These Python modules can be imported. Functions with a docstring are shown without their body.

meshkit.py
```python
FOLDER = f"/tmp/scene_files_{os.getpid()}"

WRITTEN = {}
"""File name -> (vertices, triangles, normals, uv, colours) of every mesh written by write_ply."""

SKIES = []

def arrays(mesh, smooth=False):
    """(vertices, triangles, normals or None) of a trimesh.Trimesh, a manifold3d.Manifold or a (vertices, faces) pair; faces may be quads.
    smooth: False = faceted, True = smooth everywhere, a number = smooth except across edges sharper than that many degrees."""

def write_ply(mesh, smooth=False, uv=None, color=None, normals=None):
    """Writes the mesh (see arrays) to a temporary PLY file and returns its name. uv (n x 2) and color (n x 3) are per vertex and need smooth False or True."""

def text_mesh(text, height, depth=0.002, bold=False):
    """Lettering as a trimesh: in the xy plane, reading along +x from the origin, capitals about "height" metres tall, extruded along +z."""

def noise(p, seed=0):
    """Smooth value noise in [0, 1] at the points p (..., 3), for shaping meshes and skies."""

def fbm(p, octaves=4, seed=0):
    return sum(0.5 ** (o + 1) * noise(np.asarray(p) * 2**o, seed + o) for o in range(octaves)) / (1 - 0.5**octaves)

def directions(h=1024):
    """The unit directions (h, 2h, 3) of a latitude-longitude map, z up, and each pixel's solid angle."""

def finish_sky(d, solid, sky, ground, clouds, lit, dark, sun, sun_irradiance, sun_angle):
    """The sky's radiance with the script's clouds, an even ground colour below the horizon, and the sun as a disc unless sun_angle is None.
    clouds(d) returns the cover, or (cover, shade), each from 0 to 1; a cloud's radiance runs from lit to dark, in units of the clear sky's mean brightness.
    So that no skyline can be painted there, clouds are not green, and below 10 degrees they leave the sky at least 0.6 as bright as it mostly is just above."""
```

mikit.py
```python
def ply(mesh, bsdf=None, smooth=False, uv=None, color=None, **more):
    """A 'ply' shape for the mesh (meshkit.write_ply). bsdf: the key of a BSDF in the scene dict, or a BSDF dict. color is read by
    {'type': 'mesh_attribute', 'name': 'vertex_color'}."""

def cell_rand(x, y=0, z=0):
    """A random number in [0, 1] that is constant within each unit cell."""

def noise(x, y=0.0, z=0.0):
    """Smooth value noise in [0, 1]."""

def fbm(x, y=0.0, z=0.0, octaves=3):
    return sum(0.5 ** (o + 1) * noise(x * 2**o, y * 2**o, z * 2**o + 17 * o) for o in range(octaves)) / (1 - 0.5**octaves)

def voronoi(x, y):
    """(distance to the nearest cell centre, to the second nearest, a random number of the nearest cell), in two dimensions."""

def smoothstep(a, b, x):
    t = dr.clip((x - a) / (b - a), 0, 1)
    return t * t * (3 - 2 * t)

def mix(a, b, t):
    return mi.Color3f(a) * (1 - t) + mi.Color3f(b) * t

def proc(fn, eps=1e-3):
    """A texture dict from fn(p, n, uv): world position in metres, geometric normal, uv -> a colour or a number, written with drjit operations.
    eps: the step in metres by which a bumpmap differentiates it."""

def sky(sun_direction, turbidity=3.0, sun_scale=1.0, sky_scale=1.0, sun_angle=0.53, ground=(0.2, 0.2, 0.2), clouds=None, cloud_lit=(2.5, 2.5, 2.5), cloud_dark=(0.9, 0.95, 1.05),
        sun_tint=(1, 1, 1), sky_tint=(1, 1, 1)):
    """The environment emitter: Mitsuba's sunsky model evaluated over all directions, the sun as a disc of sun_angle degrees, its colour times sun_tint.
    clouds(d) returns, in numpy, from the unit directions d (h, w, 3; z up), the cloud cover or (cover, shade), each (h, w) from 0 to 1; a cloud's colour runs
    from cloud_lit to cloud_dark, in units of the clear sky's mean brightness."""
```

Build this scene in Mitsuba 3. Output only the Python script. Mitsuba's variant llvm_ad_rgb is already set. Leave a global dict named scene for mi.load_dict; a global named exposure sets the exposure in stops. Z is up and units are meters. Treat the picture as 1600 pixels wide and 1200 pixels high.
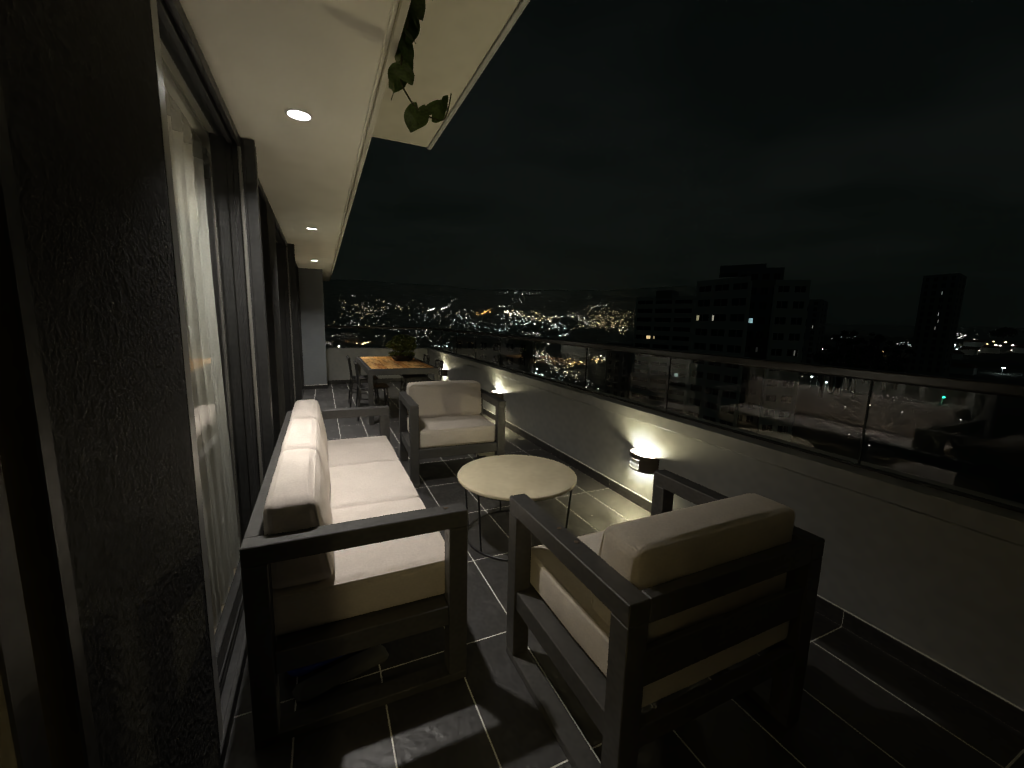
import math, numpy as np, trimesh, drjit as dr, mitsuba as mi, mikit, meshkit
from mikit import proc, noise, fbm, voronoi, cell_rand, smoothstep, mix

T = mi.ScalarTransform4f
rng = np.random.default_rng(7)
scene, labels = {}, {}

# ------------------------------------------------------------------ camera, sky, exposure
YAW, PITCH, ROLL = np.radians([24.798, 8.588, 1.438])
EYE = np.array([0.0, 0.0, 1.43])
_f = np.array([np.sin(YAW) * np.cos(PITCH), np.cos(YAW) * np.cos(PITCH), -np.sin(PITCH)])
_r = np.array([np.cos(YAW), -np.sin(YAW), 0.0])
_u = np.cross(_r, _f)
_up = -_r * np.sin(ROLL) + _u * np.cos(ROLL)
scene['camera'] = {'type': 'perspective', 'fov': 102.01, 'fov_axis': 'x', 'near_clip': 0.02, 'far_clip': 40000.0,
                   'to_world': T().look_at(origin=EYE.tolist(), target=(EYE + _f).tolist(), up=_up.tolist())}
exposure = 0.0


def night_clouds(d):
    p = d / np.maximum(d[..., 2:3], 0.08)
    n = meshkit.fbm(np.concatenate([p[..., :2] * 0.9, np.zeros_like(p[..., :1])], -1) + 5.3, 4)
    return np.full(d.shape[:2], 0.8), np.clip((n - 0.38) * 4.2, 0, 1)


# night: no sun, an even low overcast lit by the town
scene['sky'] = {**mikit.sky((-0.2, -1.0, 0.35), sun_scale=0.0, sky_scale=0.095, clouds=night_clouds,
                            cloud_lit=(0.95, 1.04, 0.95), cloud_dark=(0.26, 0.285, 0.26), sky_tint=(1.1, 1.5, 0.9), ground=(0.02, 0.02, 0.02)), 'sampling_weight': 1.0}

# ------------------------------------------------------------------ materials
DOWN_L = np.array([1.0, 0.945, 0.87]) * 2250.0       # ceiling lamps
SCONCE_L = np.array([1.0, 0.88, 0.52]) * 1200.0      # wall lamps


def rgb(*c): return {'type': 'rgb', 'value': [float(x) for x in c]}


def mat(key, color, rough=0.6, metallic=0.0, spec=0.5, bump=None, bscale=1.0, eps=1e-3, **kw):
    b = {'type': 'principled', 'base_color': color if isinstance(color, dict) else rgb(*color), 'roughness': rough, 'metallic': metallic, 'specular': spec, **kw}
    if bump is not None:
        b = {'type': 'bumpmap', 'arbitrary': proc(bump, eps), 'scale': bscale, 'bsdf': b}
    scene[key] = {'type': 'twosided', 'bsdf': b}
    return key


def speckle(a, b, f1, f2=None, k=1.0):
    f2 = f2 or f1 * 6
    def fn(p, n, uv):
        t = 0.6 * fbm(p.x * f1, p.y * f1, p.z * f1, 3) + 0.4 * noise(p.x * f2, p.y * f2, p.z * f2)
        return mix(a, b, dr.clip((t - 0.5) * k * 2 + 0.5, 0, 1))
    return proc(fn)


M_STUCCO = mat('m_stucco', speckle((0.009, 0.009, 0.0086), (0.019, 0.019, 0.0185), 14, 90), 0.7, spec=0.28,
               bump=lambda p, n, uv: 0.0008 * fbm(p.x * 260, p.y * 260, p.z * 220, 2), bscale=1.0, eps=6e-4)
M_CEIL = mat('m_ceiling', speckle((0.80, 0.775, 0.68), (0.85, 0.825, 0.73), 1.2, 9, 1.2), 0.75, spec=0.2)
M_SLAB = mat('m_slab', speckle((0.52, 0.50, 0.42), (0.60, 0.575, 0.49), 1.4, 12), 0.8, spec=0.2)
M_WALL = mat('m_wallpaint', speckle((0.222, 0.228, 0.228), (0.262, 0.265, 0.263), 1.6, 24, 1.1), 0.45, spec=0.45,
             bump=lambda p, n, uv: 0.0016 * fbm(p.x * 22, p.y * 22, p.z * 22, 3), bscale=0.5, eps=4e-3)
M_COL = mat('m_column', speckle((0.175, 0.19, 0.205), (0.20, 0.215, 0.23), 4, 40), 0.6, spec=0.35)
M_FRAME = mat('m_frame', speckle((0.042, 0.041, 0.039), (0.060, 0.058, 0.055), 6, 80), 0.45, spec=0.6)
M_ALU = mat('m_darkalu', speckle((0.018, 0.018, 0.018), (0.027, 0.027, 0.027), 5, 60), 0.42, spec=0.45)
M_ALUL = mat('m_alu', (0.22, 0.215, 0.20), 0.4, metallic=0.6)
M_ALUB = mat('m_alu_bright', (0.34, 0.335, 0.315), 0.35, metallic=0.5)
M_RAIL = mat('m_rail', speckle((0.016, 0.0155, 0.015), (0.024, 0.023, 0.022), 5, 50), 0.22, spec=0.7)
M_GROUT = mat('m_grout', speckle((0.66, 0.64, 0.60), (0.80, 0.78, 0.74), 4, 40), 0.9, spec=0.2)


def tile_color(p, n, uv):
    c = cell_rand(dr.floor((p.x - 0.1675) / 0.3075), dr.floor((p.y - 0.368) / 0.605), 3)
    t = 0.55 * fbm(p.x * 7 + c * 31, p.y * 7, 0.0, 4) + 0.45 * noise(p.x * 90, p.y * 60, c * 9)
    s = smoothstep(0.62, 0.80, fbm(p.x * 11 + 3, p.y * 9 + c * 7, 2.0, 4))
    return mix(mix((0.030, 0.029, 0.029), (0.056, 0.054, 0.053), t) * (0.8 + 0.45 * c), mi.Color3f(0.085, 0.082, 0.078), 0.35 * s)


def tile_rough(p, n, uv):
    return 0.36 + 0.22 * fbm(p.x * 14, p.y * 14, 1.0, 3)


M_TILE = mat('m_tile', proc(tile_color), proc(tile_rough), spec=0.55,
             bump=lambda p, n, uv: 0.0056 * fbm(p.x * 18, p.y * 14, p.z * 16, 4) + 0.0020 * fbm(p.x * 75, p.y * 60, 1.0, 2), bscale=0.9, eps=2.5e-3)
M_SKIRT = mat('m_skirt', speckle((0.022, 0.021, 0.021), (0.04, 0.039, 0.038), 12, 70), 0.45, spec=0.5)


def fabric(a, b):
    def fn(p, n, uv):
        t = 0.5 * fbm(p.x * 9, p.y * 9, p.z * 9, 4) + 0.5 * noise(p.x * 210, p.y * 210, p.z * 210)
        st = smoothstep(0.60, 0.78, fbm(p.x * 5 + 11, p.y * 5, p.z * 5, 3))
        return mix(a, b, t) * (1 - 0.06 * st)
    return proc(fn)


M_FAB = mat('m_fabric', fabric((0.46, 0.41, 0.365), (0.60, 0.54, 0.485)), 0.9, spec=0.2, sheen=0.3,
            bump=lambda p, n, uv: 0.0022 * fbm(p.x * 26, p.y * 26, p.z * 26, 3) + 0.0004 * noise(p.x * 330, p.y * 330, p.z * 330), bscale=1.0, eps=1.5e-3)
M_FAB2 = mat('m_fabric_chair', fabric((0.45, 0.405, 0.35), (0.58, 0.525, 0.46)), 0.9, spec=0.2, sheen=0.3,
             bump=lambda p, n, uv: 0.0018 * fbm(p.x * 26, p.y * 26, p.z * 26, 3) + 0.0004 * noise(p.x * 330, p.y * 330, p.z * 330), bscale=1.0, eps=1.5e-3)
M_CONC = mat('m_concrete', speckle((0.55, 0.48, 0.325), (0.63, 0.56, 0.395), 5, 40, 0.9), 0.55, spec=0.4)
M_BLACK = mat('m_black', (0.018, 0.018, 0.019), 0.42, spec=0.5)
M_CURTAIN = mat('m_curtain', speckle((0.60, 0.575, 0.525), (0.68, 0.655, 0.60), 3, 120), 0.95, spec=0.1)
M_HEAD = mat('m_curtain_head', speckle((0.22, 0.215, 0.19), (0.27, 0.26, 0.23), 4, 120), 0.95, spec=0.1)
M_ROOM = mat('m_room', (0.58, 0.56, 0.50), 0.85, spec=0.2)


def wood_floor(p, n, uv):
    t = fbm(p.x * 30, p.y * 2.5, 0.0, 3)
    return mix((0.36, 0.29, 0.19), (0.50, 0.42, 0.29), t)


M_RFLOOR = mat('m_room_floor', proc(wood_floor), 0.4, spec=0.4)


def planks(k):
    cs = [((0.72, 0.38, 0.11), (0.36, 0.15, 0.04)), ((0.58, 0.27, 0.07), (0.24, 0.09, 0.025)), ((0.78, 0.48, 0.18), (0.42, 0.20, 0.06))][k]
    def fn(p, n, uv):
        g = fbm(p.x * 55 + k * 7, p.y * 4.5, p.z * 55, 3)
        kn = smoothstep(0.60, 0.80, fbm(p.x * 12 + 3 * k, p.y * 3.0 + k, 4.0, 3))
        return mix(cs[0], cs[1], dr.clip((g - 0.5) * 2.0 + 0.45, 0, 1)) * (1 - 0.6 * kn)
    return mat('m_plank_%d' % k, proc(fn), 0.45, spec=0.4, bump=lambda p, n, uv: 0.0008 * fbm(p.x * 70, p.y * 6, 0.0, 2), eps=1.5e-3)


M_PLANK = [planks(k) for k in range(3)]
M_LEAF = 'm_leaf'
scene['m_leaf'] = {'type': 'twosided', 'bsdf': {'type': 'principled', 'base_color': speckle((0.028, 0.055, 0.012), (0.060, 0.10, 0.026), 45, 170), 'roughness': 0.42, 'specular': 0.5}}
M_PINE = mat('m_pine', speckle((0.06, 0.085, 0.016), (0.14, 0.17, 0.04), 14, 90), 0.7)
M_BARK = mat('m_bark', speckle((0.06, 0.045, 0.03), (0.11, 0.085, 0.06), 30, 120), 0.9)
M_STEM = mat('m_stem', (0.045, 0.05, 0.02), 0.6)
M_BLUE = mat('m_blue', speckle((0.02, 0.06, 0.42), (0.03, 0.09, 0.60), 12, 80), 0.45, spec=0.5)
M_GREYBAG = mat('m_greybag', (0.09, 0.09, 0.085), 0.7)
M_BRICK = mat('m_whitebrick', speckle((0.62, 0.58, 0.49), (0.78, 0.74, 0.66), 40, 200), 0.9)
M_STEEL = mat('m_steel', (0.55, 0.54, 0.5), 0.35, metallic=0.9)
M_WHITE = mat('m_white', (0.78, 0.77, 0.74), 0.5)
M_SCONCE = mat('m_sconce', (0.085, 0.07, 0.055), 0.42, metallic=0.5, spec=0.5)
M_LOUV = mat('m_louvre', (0.42, 0.40, 0.36), 0.4, metallic=0.4)
M_SCIN = mat('m_sconce_in', (0.75, 0.74, 0.7), 0.6)
scene['m_glass'] = {'type': 'thindielectric', 'int_ior': 1.5, 'ext_ior': 1.0, 'specular_transmittance': rgb(0.93, 0.96, 0.945)}
M_GLASS = 'm_glass'
M_EDGE = mat('m_glass_edge', (0.008, 0.011, 0.010), 0.4, spec=0.3)
M_LAND = mat('m_land', speckle((0.07, 0.08, 0.07), (0.11, 0.12, 0.105), 0.01, 0.05), 0.95, spec=0.1)
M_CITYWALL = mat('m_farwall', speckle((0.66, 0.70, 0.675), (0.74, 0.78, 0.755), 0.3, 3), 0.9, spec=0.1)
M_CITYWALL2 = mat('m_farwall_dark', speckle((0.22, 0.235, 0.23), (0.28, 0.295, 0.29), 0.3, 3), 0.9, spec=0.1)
M_DARKGLASS = mat('m_farglass', (0.012, 0.016, 0.017), 0.15, spec=0.6)
M_FARLEAF = mat('m_farleaf', (0.03, 0.045, 0.025), 0.9)
M_FARROOF = mat('m_farroof', (0.16, 0.09, 0.06), 0.9)
scene['m_lampface'] = {'type': 'diffuse', 'reflectance': rgb(0.3, 0.3, 0.3)}


# ------------------------------------------------------------------ mesh helpers
def cbox(x0, x1, y0, y1, z0, z1, c=0.003):
    c = min(c, 0.45 * min(x1 - x0, y1 - y0, z1 - z0))
    v = []
    for sx in (0, 1):
        for sy in (0, 1):
            for sz in (0, 1):
                X, Y, Z = (x0, x1)[sx], (y0, y1)[sy], (z0, z1)[sz]
                ix, iy, iz = X + c * (1 - 2 * sx), Y + c * (1 - 2 * sy), Z + c * (1 - 2 * sz)
                v += [(X, iy, iz), (ix, Y, iz), (ix, iy, Z)]
    return trimesh.convex.convex_hull(np.array(v))


def box(x0, x1, y0, y1, z0, z1):
    return trimesh.creation.box(bounds=[[x0, y0, z0], [x1, y1, z1]])


def cat(*ms): return trimesh.util.concatenate([m for g in ms for m in (g if isinstance(g, (list, tuple)) else [g])])


def tube(pts, r, sides=8, cap=True):
    p = np.asarray(pts, float); n = len(p)
    t = np.gradient(p, axis=0); t /= np.linalg.norm(t, axis=1, keepdims=True)
    a = np.cross(t[0], [0, 0, 1.0] if abs(t[0][2]) < .9 else [1.0, 0, 0]); a /= np.linalg.norm(a)
    rr = np.broadcast_to(r, (n,)); V = []
    for i in range(n):
        a = a - t[i] * (a @ t[i]); a /= np.linalg.norm(a); b = np.cross(t[i], a)
        an = np.arange(sides) * 2 * np.pi / sides
        V.append(p[i] + rr[i] * (np.cos(an)[:, None] * a + np.sin(an)[:, None] * b))
    V = np.vstack(V); F = []
    for i in range(n - 1):
        for j in range(sides):
            k = (j + 1) % sides
            F += [[i * sides + j, i * sides + k, (i + 1) * sides + k], [i * sides + j, (i + 1) * sides + k, (i + 1) * sides + j]]
    if cap:
        V = np.vstack([V, p[0], p[-1]]); c0, c1 = len(V) - 2, len(V) - 1
        for j in range(sides):
            k = (j + 1) % sides
            F += [[c0, k, j], [c1, (n - 1) * sides + j, (n - 1) * sides + k]]
    return trimesh.Trimesh(V, F, process=False)


def revolve(profile, n=48):
    """profile: (r, z) points from the axis outwards and back, turned round z."""
    return trimesh.creation.revolve(np.array(profile, float), sections=n)


def cushion(w, d, h, r=0.04, puff=0.012, seed=0, wrinkle=0.004, n=26, wf=5.0, lean=0.0, taper=0.0, piping=None):
    """A stuffed cushion w x d x h standing on z=0, centred in x and y."""
    s = np.linspace(-1, 1, n); s = np.sign(s) * np.abs(s) ** 0.75
    A, B = np.meshgrid(s, s, indexing='ij'); V, F = [], []
    idx = np.arange(n * n).reshape(n, n)
    q = np.stack([idx[:-1, :-1], idx[1:, :-1], idx[1:, 1:], idx[:-1, 1:]], -1).reshape(-1, 4)
    for ax in range(3):
        for sg in (-1, 1):
            P = np.zeros((n, n, 3)); P[..., ax] = sg; P[..., (ax + 1) % 3] = A; P[..., (ax + 2) % 3] = B
            F.append((q if sg > 0 else q[:, ::-1]) + len(V) * n * n); V.append(P.reshape(-1, 3))
    V = np.vstack(V); F = np.vstack(F)
    m = trimesh.Trimesh(V, np.vstack([F[:, [0, 1, 2]], F[:, [0, 2, 3]]]), process=False); m.merge_vertices()
    half = np.array([w, d, h]) / 2; u = np.array(m.vertices); p = u * half
    core = np.clip(p, -(half - r), half - r); dlt = p - core
    L = np.linalg.norm(dlt, axis=1, keepdims=True)
    p = core + r * dlt / np.maximum(L, 1e-9)
    nrm = dlt / np.maximum(L, 1e-9)
    u2 = 1 - np.clip(np.abs(u), 0, 1) ** 2.2
    bulge = np.prod(np.where(np.abs(nrm) > 0.99, 1.0, 0.12 + 0.88 * u2), axis=1)[:, None]
    p = p + nrm * puff * bulge
    w1 = meshkit.fbm(p * wf + seed * 13.7, 3, seed) - 0.5
    w2 = meshkit.fbm(p * np.array([wf * 1.5, wf * 5, wf * 5]) + seed * 3.1, 2, seed + 3) - 0.5
    p = p + nrm * ((wrinkle * 1.5 * w1 + wrinkle * 0.9 * w2) * np.clip(bulge[:, 0] * 1.6, 0.25, 1))[:, None]
    t = (p[:, 2] + h / 2) / h
    p[:, 1] = p[:, 1] * (1 - taper * t) + lean * t
    p[:, 2] += h / 2
    m.vertices = p
    if piping is None: return m
    # the welt along an edge: a rounded rectangle round the top (z) or the front (y) of the cushion, bent like the cushion
    ax, k = (2, r * 0.30) if piping == 'z' else (1, r * 0.30)
    i, j = (0, 1) if ax == 2 else (0, 2)
    hx, hy, rr = half[i] - k, half[j] - k, r * 0.8
    loop = []
    for sx, sy, a0 in ((1, 1, 0), (-1, 1, 90), (-1, -1, 180), (1, -1, 270)):
        for a in np.radians(a0 + np.linspace(0, 90, 6)): loop.append((sx * (hx - rr) + rr * np.cos(a), sy * (hy - rr) + rr * np.sin(a)))
    loop = np.array(loop + loop[:1]); dense = np.vstack([a + (b - a) * np.linspace(0, 1, max(2, int(np.linalg.norm(b - a) / .02) + 1))[:-1, None] for a, b in zip(loop[:-1], loop[1:])] + [loop[-1:]])
    P = np.zeros((len(dense), 3)); P[:, i], P[:, j], P[:, ax] = dense[:, 0], dense[:, 1], half[ax] - k
    u2 = 1 - np.clip(np.abs(P / half), 0, 1) ** 2.2
    P[:, 0] += np.sign(P[:, 0]) * puff * .5 * (np.abs(P[:, 0]) > half[0] - r) * u2[:, j]
    t = (P[:, 2] + h / 2) / h
    P[:, 1] = P[:, 1] * (1 - taper * t) + lean * t; P[:, 2] += h / 2
    return m, tube(P, .0042, 6, cap=False)


def put(key, mesh, bsdf, smooth=False, xf=None, **kw):
    if xf is not None:
        mesh = mesh.copy(); mesh.apply_transform(np.array(xf.matrix, float) if hasattr(xf, 'matrix') else xf)
    scene[key] = mikit.ply(mesh, bsdf, smooth=smooth, **kw)
    return key


def num(base):
    """base, base_001, base_002 ... : the next key that nothing uses"""
    used = lambda k: k in scene or k in labels or any(s.startswith(k + '__') for s in scene)
    if not used(base): return base
    i = 1
    while used('%s_%03d' % (base, i)): i += 1
    return '%s_%03d' % (base, i)


_count = {}


def part(holder, name):
    k = holder + '__' + name
    i = _count.get(k, 0); _count[k] = i + 1
    return k if i == 0 else '%s_%03d' % (k, i)


def tag(key, label, category=None, group=None, kind=None):
    labels[key] = {'label': label}
    if category: labels[key]['category'] = category
    if group: labels[key]['group'] = group
    if kind: labels[key]['kind'] = kind


def light(L, w=1.0): return {'type': 'area', 'radiance': rgb(*L), 'sampling_weight': float(w)}


def place(x, y, z=0.0, deg=0.0): return T().translate([float(x), float(y), float(z)]).rotate([0, 0, 1], float(deg))


def bearing(az, el, dist):
    """the point at a horizontal distance, compass bearing (degrees from +y towards +x) and elevation seen from the terrace"""
    a, e = math.radians(az), math.radians(el)
    return np.array([dist * math.sin(a), dist * math.cos(a), EYE[2] + dist * math.tan(e)])


# ================================================================== THE TERRACE
FX, PX, YE, ZC = -0.335, 2.26, 9.60, 2.331      # facade plane, parapet face, end wall, ceiling height
Y0 = -1.6                                       # the terrace goes on a little behind the camera
PT = 0.766                                      # parapet top

# floor: a grout bed with every tile on it
put('terrace_floor', box(-0.44, 2.5, Y0, 9.75, -0.25, -0.0014), M_GROUT)
tag('terrace_floor', 'dark slate tiled terrace floor with thin pale grout lines', 'floor', kind='structure')
gx, gy, J = 0.3075, 0.605, 0.0026
xs = [0.1675 + gx * k for k in range(-2, 8)]
ys = [0.368 + gy * k for k in range(-4, 17)]
for i in range(len(xs) - 1):
    for j in range(len(ys) - 1):
        x0, x1 = max(xs[i] + J, -0.43), min(xs[i + 1] - J, PX - 0.001)
        y0, y1 = max(ys[j] + J, Y0 + 0.01), min(ys[j + 1] - J, YE - 0.001)
        if x1 - x0 < 0.02 or y1 - y0 < 0.02: continue
        b, t = 0.0016, -0.0135
        dz = rng.uniform(-0.0004, 0.0004, 4)
        top = [(x0 + b, y0 + b, dz[0]), (x1 - b, y0 + b, dz[1]), (x1 - b, y1 - b, dz[2]), (x0 + b, y1 - b, dz[3])]
        mid = [(x0, y0, -b), (x1, y0, -b), (x1, y1, -b), (x0, y1, -b)]
        low = [(x0, y0, t), (x1, y0, t), (x1, y1, t), (x0, y1, t)]
        V = np.array(top + mid + low); F = [[0, 1, 2], [0, 2, 3]]
        for s in (0, 4):
            for k in range(4):
                a0, a1 = s + k, s + (k + 1) % 4
                F += [[a0, a0 + 4, a1 + 4], [a0, a1 + 4, a1]]
        put(part('terrace_floor', 'tile'), trimesh.Trimesh(V, F, process=False), M_TILE)

# parapet along the right and the end wall
put('parapet_wall', cat(cbox(PX, 2.50, Y0, YE + 0.24, -0.2, 0.676, 0.002)), M_WALL)
put('parapet_wall__coping', cbox(PX - 0.007, 2.507, Y0, YE + 0.247, 0.679, PT, 0.004), M_WALL)
tag('parapet_wall', 'long grey painted parapet wall under the glass balustrade, lit by the wall lamps', 'wall')
put('end_wall', cbox(0.05, PX - 0.009, YE, YE + 0.24, -0.2, PT, 0.004), M_WALL)
tag('end_wall', 'low dark grey wall closing the far end of the terrace behind the dining table', 'wall')
for k, y in enumerate(ys[:-1]):
    a, b = max(y + 0.0015, Y0 + .01), min(ys[k + 1] - 0.0015, YE - 0.012)
    if b - a < 0.03: continue
    put(part('parapet_wall', 'skirting_tile'), cbox(PX - 0.010, PX + 0.001, a, b, 0.0012, 0.084, 0.0015), M_SKIRT)
put('parapet_wall__skirting_grout', box(PX - 0.0072, PX + 0.0005, Y0 + .01, YE - 0.012, 0.0, 0.0865), M_GROUT)
for k in range(len(xs) - 1):
    a, b = max(xs[k] + .0015, 0.09), min(xs[k + 1] - .0015, PX - 0.012)
    if b - a < 0.03: continue
    put(part('end_wall', 'skirting_tile'), cbox(a, b, YE - 0.010, YE + 0.001, 0.0012, 0.084, 0.0015), M_SKIRT)

# grey column at the end of the facade
put('column', cbox(-0.40, 0.08, 9.04, 9.594, -0.1, ZC + 0.1, 0.004), M_COL)
tag('column', 'tall blue grey rendered column at the far left end of the terrace', 'column')
put('column__skirting', cbox(-0.40, 0.09, 9.030, 9.594, 0.0, 0.075, 0.0015), M_SKIRT)
put('column__skirting_trim', cbox(-0.40, 0.087, 9.033, 9.594, 0.0755, 0.083, 0.0015), M_GROUT)

# ceiling (soffit) with its edge strips, the slab of the storey above
from shapely.geometry import Point, box as sbox
LAMPS = ((-0.05, 2.263, 'nearest'), (-0.041, 4.961, 'middle'), (-0.046, 7.70, 'farthest'))
plate = sbox(-0.6, Y0, 0.243, 11.9)
for _x, _y, _n in LAMPS: plate = plate.difference(Point(_x, _y).buffer(0.047, 24))
plate = trimesh.creation.extrude_polygon(plate, 0.048, engine='earcut'); plate.apply_translation([0, 0, ZC])
put('ceiling', cat(plate, box(-0.6, 0.243, Y0, 11.9, ZC + 0.0485, ZC + 0.28)), M_CEIL)
tag('ceiling', 'cream painted balcony ceiling with three round lamps', 'ceiling', kind='structure')
put('ceiling__edge_bead', cbox(0.2275, 0.2335, Y0, 11.88, ZC - 0.007, ZC + 0.02, 0.002), M_CEIL)
put('ceiling__edge_fascia', cbox(0.2455, 0.271, Y0, 11.9, ZC - 0.012, ZC + 0.286, 0.003), M_SLAB)
put('upper_slab', cbox(-0.6, 0.965, Y0, 3.96, 2.95, 3.2, 0.004), M_SLAB)
put('upper_slab__drip_edge', cbox(0.935, 0.969, Y0, 3.965, 2.937, 3.205, 0.003), M_WALL)
tag('upper_slab', 'plain beige underside of the balcony slab one storey up', 'balcony slab', kind='structure')
put('upper_wall', box(-0.9, -0.34, Y0, 11.9, ZC + 0.27, 6.5), M_WALL)
tag('upper_wall', 'facade wall of the storeys above the ceiling', 'wall', kind='structure')


# ------------------------------------------------------------------ facade on the left
def stucco_pier(y0, y1, res, key, label):
    """rough trowelled front with both returns, as one displaced sheet closed at the back"""
    d, zt = 0.20, ZC - 0.001
    L = d + (y1 - y0) + d
    s = np.arange(0, L + res, res); z = np.arange(-0.01, zt + res, res * 1.15); z[-1] = zt
    S, Z = np.meshgrid(s, z, indexing='ij')
    X = np.where(S < d, FX - d + S, np.where(S < d + y1 - y0, FX, FX - (S - d - (y1 - y0))))
    Y = np.where(S < d, y0, np.where(S < d + y1 - y0, y0 + S - d, y1))
    N = np.stack([np.where((S >= d) & (S < d + y1 - y0), 1.0, 0), np.where(S < d, -1.0, np.where(S < d + y1 - y0, 0, 1.0)), 0 * S], -1)
    P = np.stack([X, Y, Z], -1)
    q = np.stack([S, Z * 0.92, 0 * S], -1)
    warp = np.stack([meshkit.fbm(q * 22, 2, 5), meshkit.fbm(q * 22 + 9, 2, 6), 0 * S], -1) - 0.5
    h1 = meshkit.fbm(q * 140 + warp * 1.0, 3, 1)
    h2 = meshkit.fbm(q * 55 + warp * 1.2, 2, 2)
    h = np.clip((h1 - 0.40) * 3, 0, 1) * 0.0021 + (h2 - 0.5) * 0.0019
    P = P + N * (h - 0.002)[..., None]
    n0, n1 = S.shape; idx = np.arange(n0 * n1).reshape(n0, n1)
    Q = np.stack([idx[:-1, :-1], idx[1:, :-1], idx[1:, 1:], idx[:-1, 1:]], -1).reshape(-1, 4)
    V = P.reshape(-1, 3)
    m = trimesh.Trimesh(V, np.vstack([Q[:, [0, 1, 2]], Q[:, [0, 2, 3]]]), process=False)
    put(key, m, M_STUCCO, smooth=True)
    put(key + '__core', box(FX - 0.19, FX - 0.013, y0 + 0.013, y1 - 0.013, -0.01, zt), M_STUCCO)
    tag(key, label, 'pier')


stucco_pier(0.75, 1.37, 0.0027, 'stucco_pier', 'rough black stucco pier nearest the camera on the left')
stucco_pier(3.83, 4.44, 0.008, 'stucco_pier_001', 'rough black stucco pier further along, between two glass doors')
stucco_pier(8.73, 9.034, 0.02, 'stucco_pier_002', 'narrow dark stucco pier beside the blue grey column')


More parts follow.
